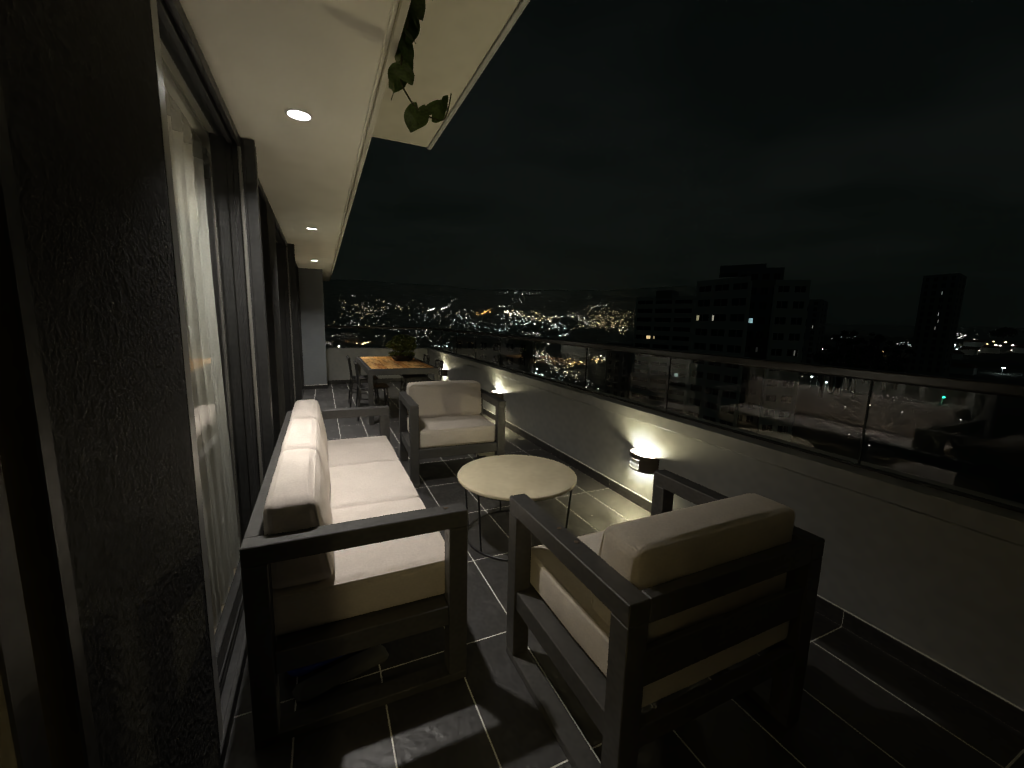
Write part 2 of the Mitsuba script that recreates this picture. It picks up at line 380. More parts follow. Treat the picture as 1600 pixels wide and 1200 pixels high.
def sliding_door(key, y0, y1, label, post_at=None, stile0=True, post_x=-0.28):
    """glass door in the facade between y0 and y1: track on top, bottom rail and track, stiles, glass"""
    put(part(key, 'top_track'), cat(cbox(-0.352, FX, y0, y1, ZC - 0.045, ZC - 0.001, .002), cbox(-0.395, -0.372, y0, y1, ZC - 0.038, ZC - 0.001, .002),
                                    box(-0.44, -0.336, y0, y1, ZC - 0.012, ZC - 0.0015)), M_ALU)
    put(part(key, 'bottom_track'), cat(cbox(-0.385, FX - 0.002, y0, y1, 0.001, 0.05, .003), cbox(-0.352, FX, y0, y1, 0.0505, 0.066, .002), cbox(-0.46, -0.387, y0, y1, 0.001, 0.075, .002)), M_ALU)
    put(part(key, 'bottom_rail'), cat(cbox(-0.425, -0.39, y0 + .002, y1 - .002, 0.078, 0.19, .003), cbox(-0.389, -0.383, y0 + .01, y1 - .01, 0.10, 0.112, .001)), M_ALU)
    put(part(key, 'glass_pane'), cat(trimesh.Trimesh([[-0.407, y0 + .02, .185], [-0.407, y1 - .01, .185], [-0.407, y1 - .01, ZC - .03], [-0.407, y0 + .02, ZC - .03]], [[0, 1, 2], [0, 2, 3]])), M_GLASS)
    put(part(key, 'stile'), cat(cbox(-0.425, -0.382, y0 + 0.003, y0 + 0.045, 0.191, ZC - 0.046, .004)), M_ALUL if stile0 else M_ALU)
    if post_at:
        a, b = post_at
        put(part(key, 'post'), cat(cbox(-0.47, post_x, a, b, 0.0, ZC - 0.0015, .003), cbox(post_x - 0.045, post_x + 0.006, a - 0.004, a + 0.016, 0.0, ZC - 0.003, .002)), M_ALU)
        put(part(key, 'post_strip'), cbox(-0.352, -0.336, a - 0.014, a + 0.01, 0.068, ZC - 0.047, .003), M_ALUL)
        put(part(key, 'post_fin'), cbox(-0.405, -0.378, a - 0.010, a + 0.01, 0.19, ZC - 0.047, .002), M_ALU)
    tag(key, label, 'sliding door')


sliding_door('sliding_door', -1.55, 0.745, 'dark framed glass door at the left edge of the view, before the black pier', stile0=False)
put('sliding_door__jamb', cat(cbox(-0.40, -0.331, 0.712, 0.745, 0.0, ZC - 0.002, .003), cbox(-0.40, -0.345, 0.62, 0.672, 0.19, ZC - 0.05, .003)), M_ALU)
sliding_door('sliding_door_001', 1.37, 2.68, 'tall glass door beside the sofa with cream curtain behind it', (2.68, 2.80))
put('sliding_door_001__edge_profile', cbox(-0.362, -0.343, 1.40, 1.455, 0.067, ZC - 0.046, .003), M_ALUB)
sliding_door('sliding_door_002', 2.80, 3.83, 'dark glass door between the jutting post and the second pier', stile0=False)
sliding_door('sliding_door_003', 4.44, 6.12, 'glass door past the second pier, ending at a jutting post', (6.12, 6.24), post_x=-0.266)
sliding_door('sliding_door_004', 6.24, 8.73, 'farthest glass door, next to the grey column', stile0=False)

# the room behind the glass
put('room_floor', box(-4.2, -0.462, Y0, 9.3, -0.1, 0.072), M_RFLOOR)
put('room_wall', cat(box(-4.3, -4.2, Y0, 9.3, 0, 2.5), box(-4.2, -0.55, 9.3, 9.4, 0, 2.5), box(-4.2, -0.5, Y0 - .1, Y0, 0, 2.5)), M_ROOM)
put('added_partition', cat(box(-4.2, -0.47, 0.86, 0.98, 0.073, ZC - .0205)), M_ROOM)  # unseen wall, added to stop the lamp light reaching the next room
tag('added_partition', 'unseen wall added behind the near pier to keep lamp light out of the dark room', 'wall', kind='structure')
# the room at the left edge is lit: a standing lamp inside, out of view, whose glow falls through the near glass door
fx, fy = -1.05, -0.95
put('floor_lamp__base', revolve([(0, .0735), (.14, .0735), (.14, .09), (.02, .10), (0, .10)], 32), M_BLACK, smooth=40, xf=place(fx, fy))
put('floor_lamp__pole', tube([[fx, fy, .10], [fx, fy, 1.34]], .012), M_BLACK, smooth=True)
put('floor_lamp__globe', trimesh.creation.icosphere(subdivisions=2, radius=.11), 'm_lampface', smooth=True, xf=place(fx, fy, 1.45), emitter=light(np.array([1.0, 0.80, 0.40]) * 58, 1.5))
tag('floor_lamp', 'standing globe lamp glowing warm inside the room at the left edge', 'floor lamp')
put('room_ceiling', box(-4.2, -0.475, Y0, 9.3, ZC - 0.02, ZC + 0.2), M_ROOM)
tag('room_floor', 'pale wooden floor of the room behind the glass', 'floor', kind='structure')
tag('room_wall', 'plain wall of the unlit room behind the glass', 'wall', kind='structure')
tag('room_ceiling', 'ceiling of the unlit room behind the glass', 'ceiling', kind='structure')


def curtain(key, y0, y1, folds, label, seed, xc=-0.515, top=2.22, amp=0.055):
    n = folds * 22; t = np.linspace(0, 1, n); r = np.random.default_rng(seed)
    ph = t * folds * 2 * np.pi + 0.7 * np.sin(t * 9 + seed) + 0.5 * np.sin(t * 23 + 2 * seed)
    zs = np.concatenate([np.linspace(0.085, 1.9, 18), np.linspace(1.95, top - 0.075, 4)])
    def sheet(zs, a, off):
        V = []
        for z in zs:
            k = 0.75 + 0.35 * np.sin(2.3 * z + seed) * 0.4 + 0.25 * (1 - z / top)
            sn = np.sin(ph + 0.12 * np.sin(3 * z + seed))
            x = xc + off + a * k * (np.sign(sn) * np.abs(sn) ** 0.55 + 0.16 * np.sin(3 * ph + z + seed))
            y = y0 + (y1 - y0) * t + 0.016 * np.cos(ph) + 0.006 * np.sin(5 * z + 7 * t)
            V.append(np.stack([x, y, np.full(n, z)], -1))
        V = np.array(V); idx = np.arange(V.shape[0] * n).reshape(V.shape[0], n)
        Q = np.stack([idx[:-1, :-1], idx[:-1, 1:], idx[1:, 1:], idx[1:, :-1]], -1).reshape(-1, 4)
        return trimesh.Trimesh(V.reshape(-1, 3), np.vstack([Q[:, [0, 1, 2]], Q[:, [0, 2, 3]]]), process=False)
    put(key, sheet(zs, amp, 0), M_CURTAIN, smooth=True)
    put(key + '__heading', sheet(np.linspace(top - 0.074, top, 3), amp, 0.0), M_HEAD, smooth=True)
    put(key + '__hem', sheet(np.linspace(0.08, 0.23, 3), amp, 0.004), M_CURTAIN, smooth=True)
    put(key + '__curtain_rail', cbox(xc - 0.02, xc + 0.02, y0 - 0.05, y1 + 0.03, top + 0.015, top + 0.05, .003), M_HEAD)
    tag(key, label, 'curtain')


curtain('curtain', 1.22, 2.62, 9, 'cream curtain in deep folds behind the glass door beside the sofa', 1)
curtain('curtain_001', 2.78, 3.80, 6, 'pale curtain behind the dark glass door before the second pier', 2)
curtain('curtain_002', 4.46, 6.08, 9, 'pale curtain behind the glass door past the second pier', 3)
curtain('curtain_003', 6.30, 8.60, 11, 'pale curtain behind the farthest glass door', 4)
curtain('curtain_004', -1.5, -0.42, 8, 'unseen curtain added behind the near glass door to block lamp light from the parapet', 5)  # out of view, drawn this far to shade the parapet from the lamp

# ------------------------------------------------------------------ glass balustrade on the parapet
GXP, RZ = 2.375, 1.245
joints = [Y0, -0.20, 1.06, 2.32, 3.40, 4.50, 5.58, 6.66, 7.74, 8.80, YE + 0.115]
for a, b in zip(joints[:-1], joints[1:]):
    a, b = a + 0.005, b - 0.005
    k = part('glass_balustrade', 'glass_pane')
    put(k, trimesh.Trimesh([[GXP, a, PT + .004], [GXP, b, PT + .004], [GXP, b, RZ - .03], [GXP, a, RZ - .03]], [[0, 1, 2], [0, 2, 3]]), M_GLASS)
for a in joints[1:-1]:
    put(part('glass_balustrade', 'pane_edge'), box(GXP - 0.005, GXP + 0.005, a - 0.003, a + 0.003, PT + .002, RZ - .035), M_EDGE)
for a, b in ((0.06, 1.2), (1.2, GXP - .006)):
    k = part('glass_balustrade', 'glass_pane'); yy = YE + 0.115
    put(k, trimesh.Trimesh([[a + .005, yy, PT + .004], [b - .005, yy, PT + .004], [b - .005, yy, RZ - .03], [a + .005, yy, RZ - .03]], [[0, 1, 2], [0, 2, 3]]), M_GLASS)


def rail_profile(w, h, r=0.012, n=5):
    P = []
    for sx, sy, a0 in ((1, 1, 0), (-1, 1, 90), (-1, -1, 180), (1, -1, 270)):
        for a in np.radians(a0 + np.linspace(0, 90, n)):
            P.append((sx * (w / 2 - r) + r * np.cos(a), sy * (h / 2 - r) + r * np.sin(a)))
    return np.array(P)


def extrude_y(P, x, z, y0, y1):
    n = len(P); V = np.vstack([np.c_[P[:, 0] + x, np.full(n, y), P[:, 1] + z] for y in (y0, y1)] + [[[x, y0, z], [x, y1, z]]])
    F = []
    for i in range(n):
        k = (i + 1) % n
        F += [[i, i + n, k + n], [i, k + n, k], [2 * n, i, k], [2 * n + 1, k + n, i + n]]
    return trimesh.Trimesh(V, F, process=False)


P_ = rail_profile(0.052, 0.05)
put('glass_balustrade__handrail', extrude_y(P_, GXP, RZ - 0.025, Y0, YE + 0.141), M_RAIL, smooth=50)
e = extrude_y(P_, 0, RZ - 0.025, 0.06, GXP - 0.027); e.vertices = e.vertices[:, [1, 0, 2]] + np.array([0, YE + 0.115, 0]); e.invert()
put('glass_balustrade__handrail_001', e, M_RAIL, smooth=50)
put('glass_balustrade__base_channel', cat(cbox(GXP - 0.014, GXP + 0.014, Y0, YE + 0.13, PT + .0005, PT + 0.012, .002)), M_ALU)
tag('glass_balustrade', 'clear glass balustrade with dark metal handrail along the parapet', 'balustrade')

# ------------------------------------------------------------------ ceiling lamps, each set into a round hole of the ceiling
for i, (x, y, w) in enumerate(LAMPS):
    k = 'ceiling_lamp' if i == 0 else 'ceiling_lamp_%03d' % i
    put(k + '__trim_ring', revolve([(0.0440, 0.047), (0.0470, -0.004), (0.051, -0.005), (0.056, -0.0035), (0.0585, -0.0002), (0.0585, 0.0002)], 40), M_WHITE, smooth=40, xf=place(x, y, ZC))
    lens = revolve([(0.0, 0.0445), (0.022, 0.0448), (0.0435, 0.046)], 32)
    if lens.face_normals[0][2] > 0: lens.invert()
    put(k + '__lens', lens, 'm_lampface', xf=place(x, y, ZC), emitter=light(DOWN_L, 2.0))
    tag(k, '%s of the three round lit lamps in the ceiling' % w, 'ceiling lamp')

# ------------------------------------------------------------------ wall lamps on the parapet
def half_drum(R, t, z0, z1, a0=0.0, a1=math.pi, n=28, sx=1.0):
    """a curved wall of thickness t around the half circle that bulges to -x from the wall x=0"""
    a = np.linspace(a0, a1, n); V = []
    for r in (R, R - t):
        for z in (z0, z1):
            V.append(np.stack([-r * np.sin(a) * sx, -r * np.cos(a), np.full(n, z)], -1))
    V = np.vstack(V); F = []
    def strip(i, j):
        for k in range(n - 1): F.extend([[i * n + k, i * n + k + 1, j * n + k + 1], [i * n + k, j * n + k + 1, j * n + k]])
    strip(0, 1); strip(3, 2); strip(1, 3); strip(2, 0)
    for k in (0, n - 1): F.extend([[k, n + k, 3 * n + k], [k, 3 * n + k, 2 * n + k]])
    m = trimesh.Trimesh(V, F, process=False); trimesh.repair.fix_normals(m)
    return m


def blade(R0, z0, R1, z1, t, a0, a1, sx, n=22):
    """a curved slat sloping from its outer lower edge (R0, z0) to its inner upper edge (R1, z1)"""
    a = np.linspace(a0, a1, n)
    V = np.vstack([np.stack([-r * np.sin(a) * sx, -r * np.cos(a), np.full(n, z)], -1) for r, z in ((R0, z0), (R1, z1), (R1, z1 - t), (R0, z0 - t))]); F = []
    for i, j in ((0, 1), (1, 2), (2, 3), (3, 0)):
        for k in range(n - 1): F.extend([[i * n + k, i * n + k + 1, j * n + k + 1], [i * n + k, j * n + k + 1, j * n + k]])
    for k in (0, n - 1): F.extend([[k, n + k, 2 * n + k], [k, 2 * n + k, 3 * n + k]])
    m = trimesh.Trimesh(V, F, process=False); trimesh.repair.fix_normals(m)
    return m


for i, (y, z, lab) in enumerate(((2.375, 0.385, 'half round louvred wall lamp beside the near armchair, brightest of the three'),
                                 (5.30, 0.385, 'half round wall lamp on the parapet beside the far armchair'),
                                 (8.10, 0.385, 'half round wall lamp on the parapet beside the dining table'))):
    k = 'wall_lamp' if i == 0 else 'wall_lamp_%03d' % i
    X = place(PX - 0.001, y, z)
    h = 0.062
    put(k + '__backplate', cbox(-0.006, 0.0, -0.125, 0.125, -h + .004, h - .004, .002), M_SCONCE, xf=X)
    A0, A1 = math.radians(72), math.radians(168)
    bands = [half_drum(0.138, 0.004, 0.030, h, sx=0.80), half_drum(0.138, 0.004, -h, -0.050, sx=0.80), half_drum(0.138, 0.004, -0.0498, 0.0298, 0.0, A0, sx=0.80), half_drum(0.138, 0.004, -0.0498, 0.0298, A1, math.pi, n=6, sx=0.80)]
    put(k + '__body', cat(bands), M_SCONCE, smooth=40, xf=X)
    put(k + '__inner_shell', cat(half_drum(0.1335, 0.001, 0.031, h - .004, sx=0.79), half_drum(0.1335, 0.001, -h + .004, 0.0305, 0.0, A0, sx=0.79)), M_SCIN, smooth=40, xf=X)
    for q in range(3):
        zz = 0.006 - 0.0265 * q
        put(part(k, 'louvre'), blade(0.1375, zz - 0.010, 0.119, zz + 0.012, 0.0022, A0, A1, 0.80), M_LOUV, smooth=40, xf=X)
    bulb = trimesh.creation.capsule(height=0.085, radius=0.014, count=[10, 12]); bulb.apply_translation([0, 0, -0.0425])
    bulb.apply_transform(trimesh.transformations.rotation_matrix(math.pi / 2, [1, 0, 0])); bulb.apply_translation([-0.045, 0, 0.016])
    put(k + '__bulb', bulb, 'm_lampface', xf=X, emitter=light(SCONCE_L, 2.0))
    tag(k, lab, 'wall lamp')

# ------------------------------------------------------------------ sofa and armchairs (local: front towards +y)
A = 0.72


def seat_set(key, W, D, X, n, fab, seed, label, cat_, group=None, seat_top=0.49):
    b = 0.072; w, d = W / 2, D / 2
    F = lambda name, m: put(part(key, name), m, M_FRAME, xf=X)
    for s in (-1, 1):
        x0, x1 = (-w, -w + b) if s < 0 else (w - b, w)
        F('armrest', cbox(x0, x1, -d, d, A - 0.066, A))
        F('leg', cbox(x0, x1, d - b, d, 0.0365, A - 0.0665)); F('leg', cbox(x0, x1, -d, -d + b, 0.0365, A - 0.0665))
        F('base_rail', cbox(x0, x1, -d, d, 0.001, 0.036))
        F('side_rail', cbox(x0 + (.008 if s < 0 else -.035), x1 + (.035 if s < 0 else -.008), -d + b + .0005, d - b - .0005, 0.250, 0.332))
    F('back_rail', cbox(-w + b + .0005, w - b - .0005, -d, -d + .042, 0.645, A - 0.0004))
    F('back_rail', cbox(-w + b + .0005, w - b - .0005, -d + .008, -d + .030, 0.445, 0.556))
    F('seat_rail', cbox(-w + b + .0005, w - b - .0005, -d + .006, -d + .040, 0.250, 0.318))
    F('seat_rail', cbox(-w + b + .0005, w - b - .0005, d - b + .01, d - .006, 0.250, 0.332))
    for q in range(5):
        y = -d + b + 0.06 + q * (D - 2 * b - .12) / 4
        F('seat_slat', cbox(-w + b + .002, w - b - .002, y - .03, y + .03, 0.306, 0.326))
    cw = (W - 2 * b + (0.002 if n == 1 else -.004)) / n; th = seat_top - 0.332
    for i in range(n):
        cx = -w + b + 0.003 + cw * (i + 0.5)
        for name, (m, welt), at in (('seat_cushion', cushion(cw - 0.003, D - 0.062, th, r=0.022, puff=0.012, seed=seed + i, wrinkle=0.004, piping='z'), [cx, 0.001, 0.3325]),
                                   ('back_cushion', cushion(cw - 0.006, 0.215, 0.815 - seat_top - 0.004, r=0.038 if n > 1 else 0.03, puff=0.012, seed=seed + 20 + i, wrinkle=0.008 if n > 1 else 0.003, lean=-0.024, taper=0.27 if n > 1 else 0.22, wf=6, piping='y'), [cx, -d + (0.160 if n > 1 else 0.164), seat_top + 0.008])):
            m.apply_translation(at); welt.apply_translation(at); k = part(key, name)
            put(k, m, fab, smooth=True, xf=X); put(k + '__piping', welt, fab, smooth=True, xf=X)
    tag(key, label, cat_, group)


seat_set('sofa', 2.06, 0.735, place(0.1145, 2.44, 0, -90), 3, M_FAB, 1, 'long three seat sofa with dark metal frame and pale grey cushions along the windows', 'sofa')
seat_set('armchair', 0.855, 0.73, place(1.112, 1.11, 0, 0.6), 1, M_FAB2, 50, 'near armchair seen from behind, dark frame and beige cushions in shade', 'armchair')
seat_set('armchair_001', 0.85, 0.715, place(1.085, 3.735, 0, 180 - 2.2), 1, M_FAB2, 70, 'armchair facing the camera beyond the round table, dark frame with taupe cushions', 'armchair')

# ------------------------------------------------------------------ round coffee table
TX, TY, TZ, TR = 1.15, 2.37, 0.435, 0.393
put('coffee_table__tabletop', revolve([(0, -.026), (TR - .012, -.026), (TR - .004, -.0235), (TR, -.018), (TR, -.007), (TR - .003, -.002), (TR - .009, 0), (0, 0)], 96), M_CONC, smooth=30, xf=place(TX, TY, TZ))
ang = np.linspace(0, 2 * np.pi, 73)
for z, r in ((TZ - .033, TR - .03), (0.012, TR - .06)):
    put(part('coffee_table', 'ring'), tube(np.stack([TX + r * np.cos(ang), TY + r * np.sin(ang), np.full(73, z)], -1), 0.0062, 8), M_BLACK, smooth=True)
for a in np.radians((205, 325, 85, 145)):
    put(part('coffee_table', 'leg'), tube([[TX + (TR - .03) * np.cos(a), TY + (TR - .03) * np.sin(a), TZ - .03], [TX + (TR - .06) * np.cos(a), TY + (TR - .06) * np.sin(a), 0.008]], 0.0062, 8), M_BLACK, smooth=True)
tag('coffee_table', 'low round coffee table with beige stone top and thin black wire legs', 'coffee table')

# ------------------------------------------------------------------ dining table with plank top
dx0, dx1, dy0, dy1, DZ = 0.55, 1.50, 5.74, 7.68, 0.755
for x in (dx0, dx1 - .06):
    for y in (dy0, dy1 - .06):
        put(part('dining_table', 'leg'), cbox(x, x + .06, y, y + .06, 0.001, DZ - .0855), M_FRAME)
for y in (dy0, dy1 - .05): put(part('dining_table', 'apron'), cbox(dx0, dx1, y, y + .05, DZ - .085, DZ - .0005), M_FRAME)
for x in (dx0, dx1 - .05): put(part('dining_table', 'apron'), cbox(x, x + .05, dy0 + .0505, dy1 - .0505, DZ - .085, DZ - .0005), M_FRAME)
np_ = 8; pw = (dx1 - dx0 - .104) / np_
for i in range(np_):
    cuts = [dy0 + .052] + sorted(rng.uniform(dy0 + .5, dy1 - .5, 1)) + [dy1 - .052]
    for a, b in zip(cuts[:-1], cuts[1:]):
        x = dx0 + .052 + i * pw; dz = rng.uniform(-.001, .001)
        put(part('dining_table', 'plank'), cbox(x + .001, x + pw - .001, a + .001, b - .001, DZ - .025 + dz, DZ + .002 + dz, .002), M_PLANK[int(rng.integers(3))])
tag('dining_table', 'rectangular dining table with warm orange plank top and grey metal frame', 'dining table')


def dining_chair(key, x, y, deg, label):
    X = place(x, y, 0, deg); r = 0.011
    seat = cushion(0.41, 0.41, 0.028, r=0.012, puff=0.003, seed=3, wrinkle=0.001, n=14); seat.apply_translation([0, 0, .44])
    put(key + '__seat', seat, M_BLACK, smooth=True, xf=X)
    for sx in (-1, 1):
        put(part(key, 'leg'), tube([[sx * .17, .17, .445], [sx * .205, .21, 0.002]], r), M_BLACK, smooth=True, xf=X)
        put(part(key, 'leg'), tube([[sx * .185, -.225, .80], [sx * .19, -.19, .46], [sx * .205, -.235, 0.002]], r), M_BLACK, smooth=True, xf=X)
        put(part(key, 'stretcher'), tube([[sx * .195, -.20, .25], [sx * .19, .19, .18]], .007), M_BLACK, xf=X)
        put(part(key, 'brace'), tube([[sx * .19, .19, .12], [-sx * .19, .175, .40]], .006), M_BLACK, xf=X)
    put(key + '__top_rail', cat(tube([[-.187, -.225, .795], [-.09, -.243, .80], [.09, -.243, .80], [.187, -.225, .795]], .012)), M_BLACK, smooth=True, xf=X)
    for q in range(5):
        u = -.13 + .065 * q
        put(part(key, 'back_rod'), tube([[u, -.24 + abs(u) * .06, .80], [u, -.195, .46]], .0055), M_BLACK, xf=X)
    tag(key, label, 'dining chair')


dining_chair('dining_chair', 0.66, 6.22, -90, 'black metal chair on the left of the dining table, the nearer one')
dining_chair('dining_chair_001', 0.62, 7.16, -90, 'black metal chair on the left of the dining table, the farther one')
dining_chair('dining_chair_002', 1.42, 6.25, 90, 'black metal chair on the parapet side of the dining table, the nearer one')
dining_chair('dining_chair_003', 1.44, 7.18, 90, 'black metal chair on the parapet side of the dining table, the farther one')

# ------------------------------------------------------------------ bonsai
bx, by = 1.20, 6.86
put('bonsai_tree__pot', revolve([(0, 0), (.13, 0), (.15, .012), (.185, .075), (.195, .082), (.195, .092), (.180, .092), (.172, .078), (0, .078)], 40), M_BLACK, smooth=35, xf=place(bx, by, DZ + .004))
put('bonsai_tree__trunk', tube([[bx - .05, by, DZ + .07], [bx - .03, by + .01, DZ + .13], [bx + .03, by, DZ + .19], [bx + .01, by, DZ + .26], [bx + .04, by, DZ + .33]], [.03, .026, .02, .014, .008], 9), M_BARK, smooth=True)


def tufts(centres, n, ln, seed):
    r = np.random.default_rng(seed); V = []; F = []
    for c, rad in centres:
        m = int(n * rad[0] * rad[1] / .03)
        d = r.normal(size=(m, 3)); d /= np.linalg.norm(d, axis=1, keepdims=True)
        q = np.array(c) + d * np.array(rad) * (r.uniform(.55, 1.05, (m, 1)))
        dirn = d * .9 + r.normal(size=(m, 3)) * .5 + np.array([0, 0, .35]); dirn /= np.linalg.norm(dirn, axis=1, keepdims=True)
        s = np.cross(dirn, r.normal(size=(m, 3))); s /= np.linalg.norm(s, axis=1, keepdims=True)
        L = ln * r.uniform(.6, 1.3, (m, 1)); w = .0042
        i0 = len(V) * 0 + sum(len(v) for v in V)
        V.append(np.stack([q - s * w, q + s * w, q + dirn * L], 1).reshape(-1, 3)); F.append(np.arange(3 * m).reshape(-1, 3) + i0)
    return trimesh.Trimesh(np.vstack(V), np.vstack(F), process=False)


r_ = np.random.default_rng(11)
pads = [((bx + r_.normal() * .08, by + r_.normal() * .07, DZ + .27 + r_.uniform(-.06, .09)), (r_.uniform(.07, .12), r_.uniform(.07, .12), r_.uniform(.035, .06))) for _ in range(16)]
pads += [((bx + .13 * math.cos(a), by + .12 * math.sin(a), DZ + .25 + .05 * math.sin(3 * a)), (.09, .09, .05)) for a in np.linspace(0, 6.28, 9)[:-1]]
put('bonsai_tree__crown', tufts(pads, 2400, .035, 5), M_PINE)
low = [((bx + .14 * math.cos(a) - .02, by - .03 + .12 * math.sin(a), DZ + .105 + .012 * math.sin(2 * a)), (.07, .06, .035)) for a in np.linspace(0, 6.28, 9)[:-1]]
put('bonsai_tree__undergrowth', tufts(low, 1500, .03, 6), M_PINE)
tag('bonsai_tree', 'small bushy bonsai tree in a low dark pot on the dining table', 'bonsai')

# ------------------------------------------------------------------ trailing vine outside the ceiling edge
def vine_leaf(base, tip_dir, up, size, fold=0.35, curl=0.25, seed=0):
    """heart shaped leaf: base point, direction to the tip, upper side normal"""
    d = np.array(tip_dir, float); d /= np.linalg.norm(d); n = np.array(up, float); n -= d * (n @ d); n /= np.linalg.norm(n); s = np.cross(d, n)
    t = np.linspace(0, 1, 19); wd = np.where(t < .3, .48 * np.sqrt(np.clip(1 - ((.3 - t) / .32) ** 2, 0, 1)), .48 * (1 - np.clip((t - .3) / .7, 0, 1) ** 1.75))
    back = -0.26 * np.exp(-(t / .22) ** 2)
    cols = np.linspace(-1, 1, 13); V = []
    r = np.random.default_rng(seed); ph = r.uniform(0, 6)
    for i, ti in enumerate(t):
        for c in cols:
            w = wd[i] * c
            along = ti + back[i] * (abs(c) ** 0.8)
            z = -fold * abs(w) * 0.55 - curl * ti ** 2 * 0.55 + 0.025 * math.sin(9 * ti + ph + 2.5 * c) + 0.02 * (1 - abs(c)) * 0
            V.append(np.array(base) + size * (along * d + w * s + z * n) - size * 0.012 * math.exp(-(c / .08) ** 2) * n)
    V = np.array(V); k = len(cols); idx = np.arange(len(V)).reshape(-1, k)
    Q = np.stack([idx[:-1, :-1], idx[1:, :-1], idx[1:, 1:], idx[:-1, 1:]], -1).reshape(-1, 4)
    top = np.vstack([Q[:, [0, 1, 2]], Q[:, [0, 2, 3]]]); V2 = V - n * 0.0006
    return trimesh.Trimesh(np.vstack([V, V2]), np.vstack([top, top[:, ::-1] + len(V)]), process=False)


put('planter', cat(cbox(0.02, 0.235, 1.2, 2.3, ZC + .285, ZC + .30, .004), cbox(0.02, 0.04, 1.2, 2.3, ZC + .3005, ZC + .50, .004), cbox(0.215, 0.235, 1.2, 2.3, ZC + .3005, ZC + .50, .004),
                   cbox(0.0405, 0.2145, 1.2, 1.22, ZC + .3005, ZC + .50, .004), cbox(0.0405, 0.2145, 2.28, 2.3, ZC + .3005, ZC + .50, .004), box(.041, .214, 1.221, 2.279, ZC + .301, ZC + .47)), M_ALU)
tag('planter', 'long planter box on top of the ceiling slab that the vine grows from', 'planter')
stem = np.array([(.13, 1.66, 2.80), (.24, 1.63, 2.845), (.30, 1.61, 2.74), (.325, 1.60, 2.58), (.318, 1.60, 2.46), (.300, 1.60, 2.375), (.288, 1.60, 2.29), (.290, 1.60, 2.235), (.310, 1.60, 2.20), (.335, 1.60, 2.172), (.375, 1.60, 2.152), (.425, 1.60, 2.145), (.447, 1.60, 2.165), (.458, 1.60, 2.20), (.466, 1.60, 2.243)])
from scipy.interpolate import CubicSpline
cs = CubicSpline(np.arange(len(stem)), stem); sp = cs(np.linspace(0, len(stem) - 1, 90))
put('trailing_vine__stem', tube(sp, np.linspace(.0042, .0022, 90), 7), M_STEM, smooth=True)
LV = [((.345, 1.597, 2.168), (-.35, -.15, -.9), (-.35, -.90, .1), .105), ((.395, 1.598, 2.158), (.55, -.05, .8), (-.2, -.95, .15), .088), ((.452, 1.598, 2.19), (.18, .0, .95), (.85, -.5, .0), .055),
      ((.285, 1.598, 2.275), (-.25, .1, -.95), (.3, -.9, .2), .085), ((.292, 1.59, 2.285), (.30, -.2, -.55), (-.2, -.8, .5), .075), ((.298, 1.60, 2.375), (.10, .12, -.98), (.2, -.95, .1), .105), ((.303, 1.60, 2.385), (.32, .05, -.95), (.95, -.25, .2), .10),
      ((.315, 1.60, 2.455), (.12, .1, -.95), (-.1, -.9, .2), .095), ((.318, 1.60, 2.47), (.55, .1, -.6), (.8, -.3, .5), .07), ((.325, 1.60, 2.60), (.6, -.1, -.55), (-.2, -.85, .4), .12), ((.30, 1.60, 2.39), (-.5, .2, -.7), (.4, -.8, .3), .08), ((.325, 1.60, 2.55), (-.1, .1, -.95), (.3, -.9, .1), .10), ((.30, 1.61, 2.74), (.5, -.3, -.6), (.3, -.6, .7), .11), ((.312, 1.602, 2.50), (-.35, .1, -.9), (.5, -.8, .2), .09), ((.292, 1.602, 2.33), (.55, .1, -.8), (-.3, -.9, .3), .075), ((.30, 1.60, 2.42), (.75, .05, -.6), (.2, -.6, .75), .07), ((.321, 1.60, 2.52), (.45, -.15, -.85), (-.5, -.8, .2), .095), ((.29, 1.60, 2.26), (-.6, .15, -.6), (.2, -.95, .1), .07)]
for i, (b_, t_, u_, s_) in enumerate(LV):
    put(part('trailing_vine', 'leaf'), vine_leaf(b_, t_, u_, s_ * .86, fold=.5 if i not in (2, 6) else 1.5, seed=i), M_LEAF, smooth=True)
for a_, b_ in (((.288, 1.60, 2.30), (.262, 1.66, 2.20)), ((.286, 1.60, 2.27), (.305, 1.59, 2.24))):
    put(part('trailing_vine', 'root'), tube([a_, (np.array(a_) + b_) / 2 + [.006, 0, .01], b_], .0015, 5), M_STEM)
tag('trailing_vine', 'leafy green vine trailing down beside the ceiling edge at the top', 'vine')

# ------------------------------------------------------------------ small things on the floor
bag = cushion(0.44, 0.22, 0.15, r=0.06, puff=0.02, seed=9, wrinkle=0.045, wf=7)
put('storage_bag', bag, M_BLUE, smooth=True, xf=place(0.02, 1.79, 0.005, 17))
lb = cushion(0.34, 0.09, 0.03, r=0.013, puff=0.01, seed=12, wrinkle=0.012, wf=8, n=18)
put('storage_bag__flap', lb, M_GREYBAG, smooth=True, xf=place(0.03, 1.615, 0.001, 15))
tag('storage_bag', 'crumpled blue bag with a grey flap lying under the sofa', 'bag')
br = cushion(0.21, 0.10, 0.055, r=0.006, puff=0.0, seed=4, wrinkle=0.006, n=22, wf=14)
put('painted_brick', br, M_BRICK, smooth=40, xf=place(1.555, 3.965, 0.001, 8))
tag('painted_brick', 'whitewashed brick on the floor under the far armchair', 'brick')
put('floor_drain', cat(cbox(2.16, 2.24, 4.40, 4.48, 0.0006, 0.004, .001)), M_STEEL)
tag('floor_drain', 'small square metal drain cover by the foot of the parapet', 'drain cover')
